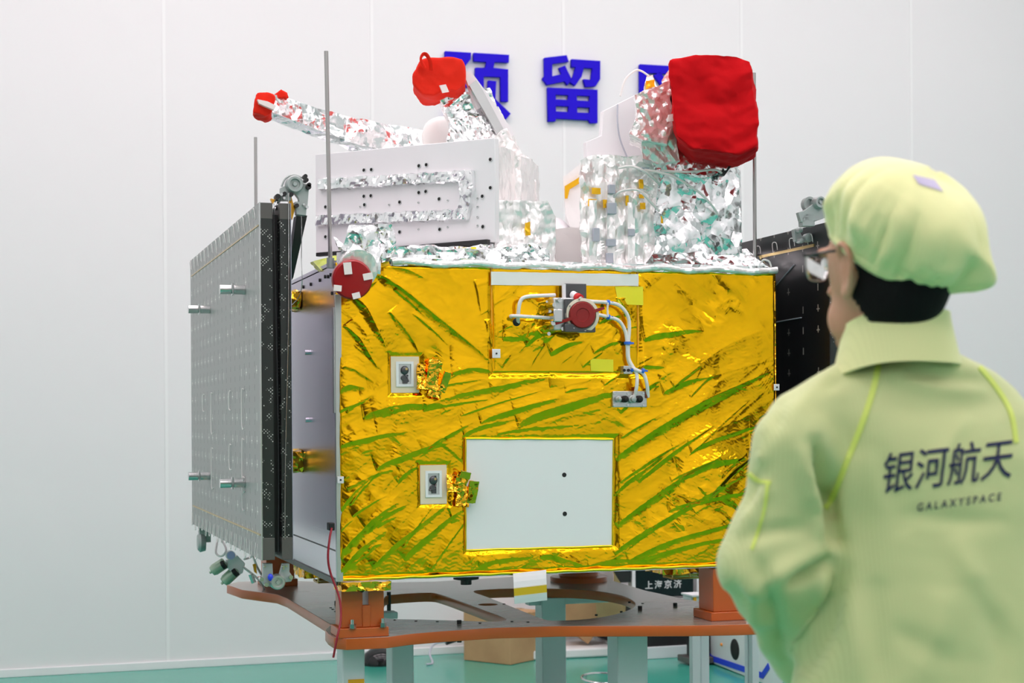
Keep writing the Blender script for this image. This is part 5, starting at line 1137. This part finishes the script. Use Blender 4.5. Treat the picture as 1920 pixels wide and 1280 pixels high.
# collar: band standing round the neck
cm_ = MB(); vs = []; n = 48; rows = [(0, 1.0, 0), (.5, .97, 0), (1, .93, 0)]
cb0 = Pd(1684, 664, DP+.008); prof = [(-.030, 1.16), (.006, 1.06), (.028, 1.0), (.044, .965), (.050, .965), (.050, .92), (.020, .95), (-.030, 1.06)]
for (z, s) in prof:
    for j in range(n):
        a = 2*PI*j/n; tilt = -.009*math.cos(a)   # front sits lower
        wv = .002*math.sin(3*a+1)
        vs.append(cb0+fB*(math.cos(a)*.084*s+.006)+lB*(math.sin(a)*.084*s)+Vector((0, 0, z+tilt*2.0+wv)))
k = len(prof); cm_.add(vs, [(i*n+j, i*n+(j+1) % n, ((i+1) % k)*n+(j+1) % n, ((i+1) % k)*n+j) for i in range(k) for j in range(n)])
co_ = cm_.build('collar', M['cap'], PER)
# trousers and shoes
tr = MB()
for sg in (1, -1): tr.rings([tz(.90, 0, sg*.06), tz(.80, 0, sg*.095), tz(.48, .01, sg*.102), tz(.16, 0, sg*.105), tz(.075, 0, sg*.105)], [.13, .11, .085, .072, .070], 24)
link_mesh('trousers', fuse(tr, .012, 4), M['trouser'], PER)
for sg in (1, -1):
    sh_ = MB(); sh_.ball(tz(.045, .055, sg*.105), (.145, .050, .048), X=XBd); sh_.ball(tz(.07, -.02, sg*.105), (.06, .047, .06), X=XBd)
    me = fuse(sh_, .008, 2); Pq = coords(me); Pq[:, 2] = np.maximum(Pq[:, 2], .001); setco(me, Pq); link_mesh('shoe', me, M['shoe'], PER)

# bouffant cap: gathered puff with an elastic rim
nC = (R0*.40+U0*.90-Fv*.33).normalized(); e1 = (R0-nC*R0.dot(nC)).normalized(); e2 = nC.cross(e1).normalized()
rc0 = Pd(1666, 491, DP-.005)
prof = [(-.010, .93), (-.004, 1.00), (.004, 1.03), (.014, 1.10), (.028, 1.20), (.045, 1.275), (.065, 1.30), (.085, 1.285), (.105, 1.22), (.123, 1.12), (.140, .96), (.153, .77), (.163, .55), (.169, .32), (.172, .12)]
n = 180; vs = []; fr_ = random.Random(4); lob = [(fr_.uniform(0, 2*PI), fr_.uniform(.12, .30), fr_.uniform(.5, 1.0)) for _ in range(17)]
pr = []
for i in range(len(prof)-1):
    for q in range(4):
        t = q/4; p0, p1, p2, p3 = prof[max(i-1, 0)], prof[i], prof[i+1], prof[min(i+2, len(prof)-1)]
        pr.append(tuple(.5*((2*p1[c])+(p2[c]-p0[c])*t+(2*p0[c]-5*p1[c]+4*p2[c]-p3[c])*t*t+(3*p1[c]-p0[c]-3*p2[c]+p3[c])*t**3) for c in (0, 1)))
pr.append(prof[-1])
for (t, s) in pr:
    for j in range(n):
        a = 2*PI*j/n; g = 0
        for (c_, w_, h_) in lob:
            dlt = (a-c_+PI) % (2*PI)-PI; dlt += .25*math.sin(t*30+c_*3)*min(1, t*12); g += h_*math.exp(-(dlt/w_)**2)
        at = a+.9*t+.10*math.sin(3*a+1); rg = 0
        for (kk, ph, wt) in ((7, .4, .5), (11, 2.1, .35), (17, 4.0, .22)): rg += wt*(abs(math.sin(at*kk/2+ph+.5*math.sin(2*a+kk)))**.8-.6)
        amp = (.21*math.exp(-((t-.038)/.030)**2)+.13*math.exp(-((t-.085)/.035)**2)+.02*math.exp(-((t-.14)/.03)**2))
        f_ = s*(1+amp*(rg+.25*(g-.9))); f_ *= 1+(.02*math.sin(9*a+t*40)+.012*math.sin(31*a))*math.exp(-((t-.012)/.02)**2)
        zz = t+.006*math.sin(2*a+1)*(1 if t > .02 else .3)
        vs.append(rc0+e1*(math.cos(a)*.096*f_)+e2*(math.sin(a)*.100*f_)+nC*zz*.87)
k = len(pr); m_ = MB(); m_.add(vs, [(i*n+j, i*n+(j+1) % n, (i+1)*n+(j+1) % n, (i+1)*n+j) for i in range(k-1) for j in range(n)]+[tuple((k-1)*n+j for j in range(n))])
cpo = m_.build('bouffant_cap', M['cap'], PER, sharp=None); me = cpo.data; me.polygons.foreach_set('use_smooth', [True]*len(me.polygons))
Pq = coords(me); Nq = norms(me); setco(me, Pq+Nq*((crump(Pq, 31, 6, 8)-.5)*.017)[:, None])
so = cpo.modifiers.new('t', 'SOLIDIFY'); so.thickness = .002; so.offset = -1
cbv = BVHTree.FromPolygons([v.co[:] for v in me.vertices], [p.vertices[:] for p in me.polygons])
mb = MB()
def onc(px, py, off):
    d = ray(px, py).normalized(); h = cbv.ray_cast(C0, d); nn_ = h[1] if h[1].dot(d) < 0 else -h[1]; return h[0]+nn_*off
quad_ = [(1710, 328), (1752, 338), (1768, 360), (1722, 346)]
G = [[None]*9 for _ in range(5)]
for i in range(5):
    for j in range(9):
        a = Vector(quad_[0]).lerp(Vector(quad_[1]), j/8); b = Vector(quad_[3]).lerp(Vector(quad_[2]), j/8); q = a.lerp(b, i/4); G[i][j] = onc(q.x, q.y, .0012)
mb.add([G[i][j] for i in range(5) for j in range(9)], [(i*9+j, i*9+j+1, (i+1)*9+j+1, (i+1)*9+j) for i in range(4) for j in range(8)])
mb.build('cap_patch', M['lavender'], cpo)
# glasses
gl = empty('t', (0, 0, 0), '', '') if False else None
mb = MB()
mb.tube([hp(-.010, .088, .006), hp(.02, .086, .012), hp(.06, .082, .012), hp(.098, .074, .012)], .0022, 8, 4); mb.tube([hp(-.010, .088, .006), hp(-.022, .090, -.004), hp(-.03, .088, -.02)], .0022, 8, 4)
mb.tube([hp(-.010, -.088, .006), hp(.02, -.086, .012), hp(.06, -.082, .012), hp(.098, -.074, .012)], .0022, 8, 4)
mb.tube([hp(.100, .074, .014), hp(.108, .05, .016), hp(.113, .02, .015), hp(.115, 0, .012), hp(.113, -.02, .015), hp(.108, -.05, .016), hp(.100, -.074, .014)], .0024, 8, 4)
gf = mb.build('glasses', M['black_gloss'], PER)
m = mat('lens_glass', (.95, .95, .95), .02, 0, .5, Transmission_Weight=1.0, IOR=1.45)
for sg in (1, -1):
    pts = [hp(.101, sg*.070, .012), hp(.113, sg*.018, .013), hp(.112, sg*.014, -.006), hp(.110, sg*.024, -.022), hp(.102, sg*.060, -.024), hp(.098, sg*.071, -.010)]
    MB().prism(pts, fH*.0018).build('lens', m, gf); 
for sg in (1, -1):
    MB().tube([hp(.100, sg*.070, .012), hp(.098, sg*.071, -.010), hp(.102, sg*.060, -.024), hp(.110, sg*.024, -.022), hp(.112, sg*.014, -.006), hp(.113, sg*.018, .013)], .0011, 6, 4).build('lens_rim', M['alu_light'], gf)
q = Pd(1773, 646, DP-.06); MB().ball(onj(1768, 652, .004) or q, .006).build('collar_snap', M['hole'], co_)
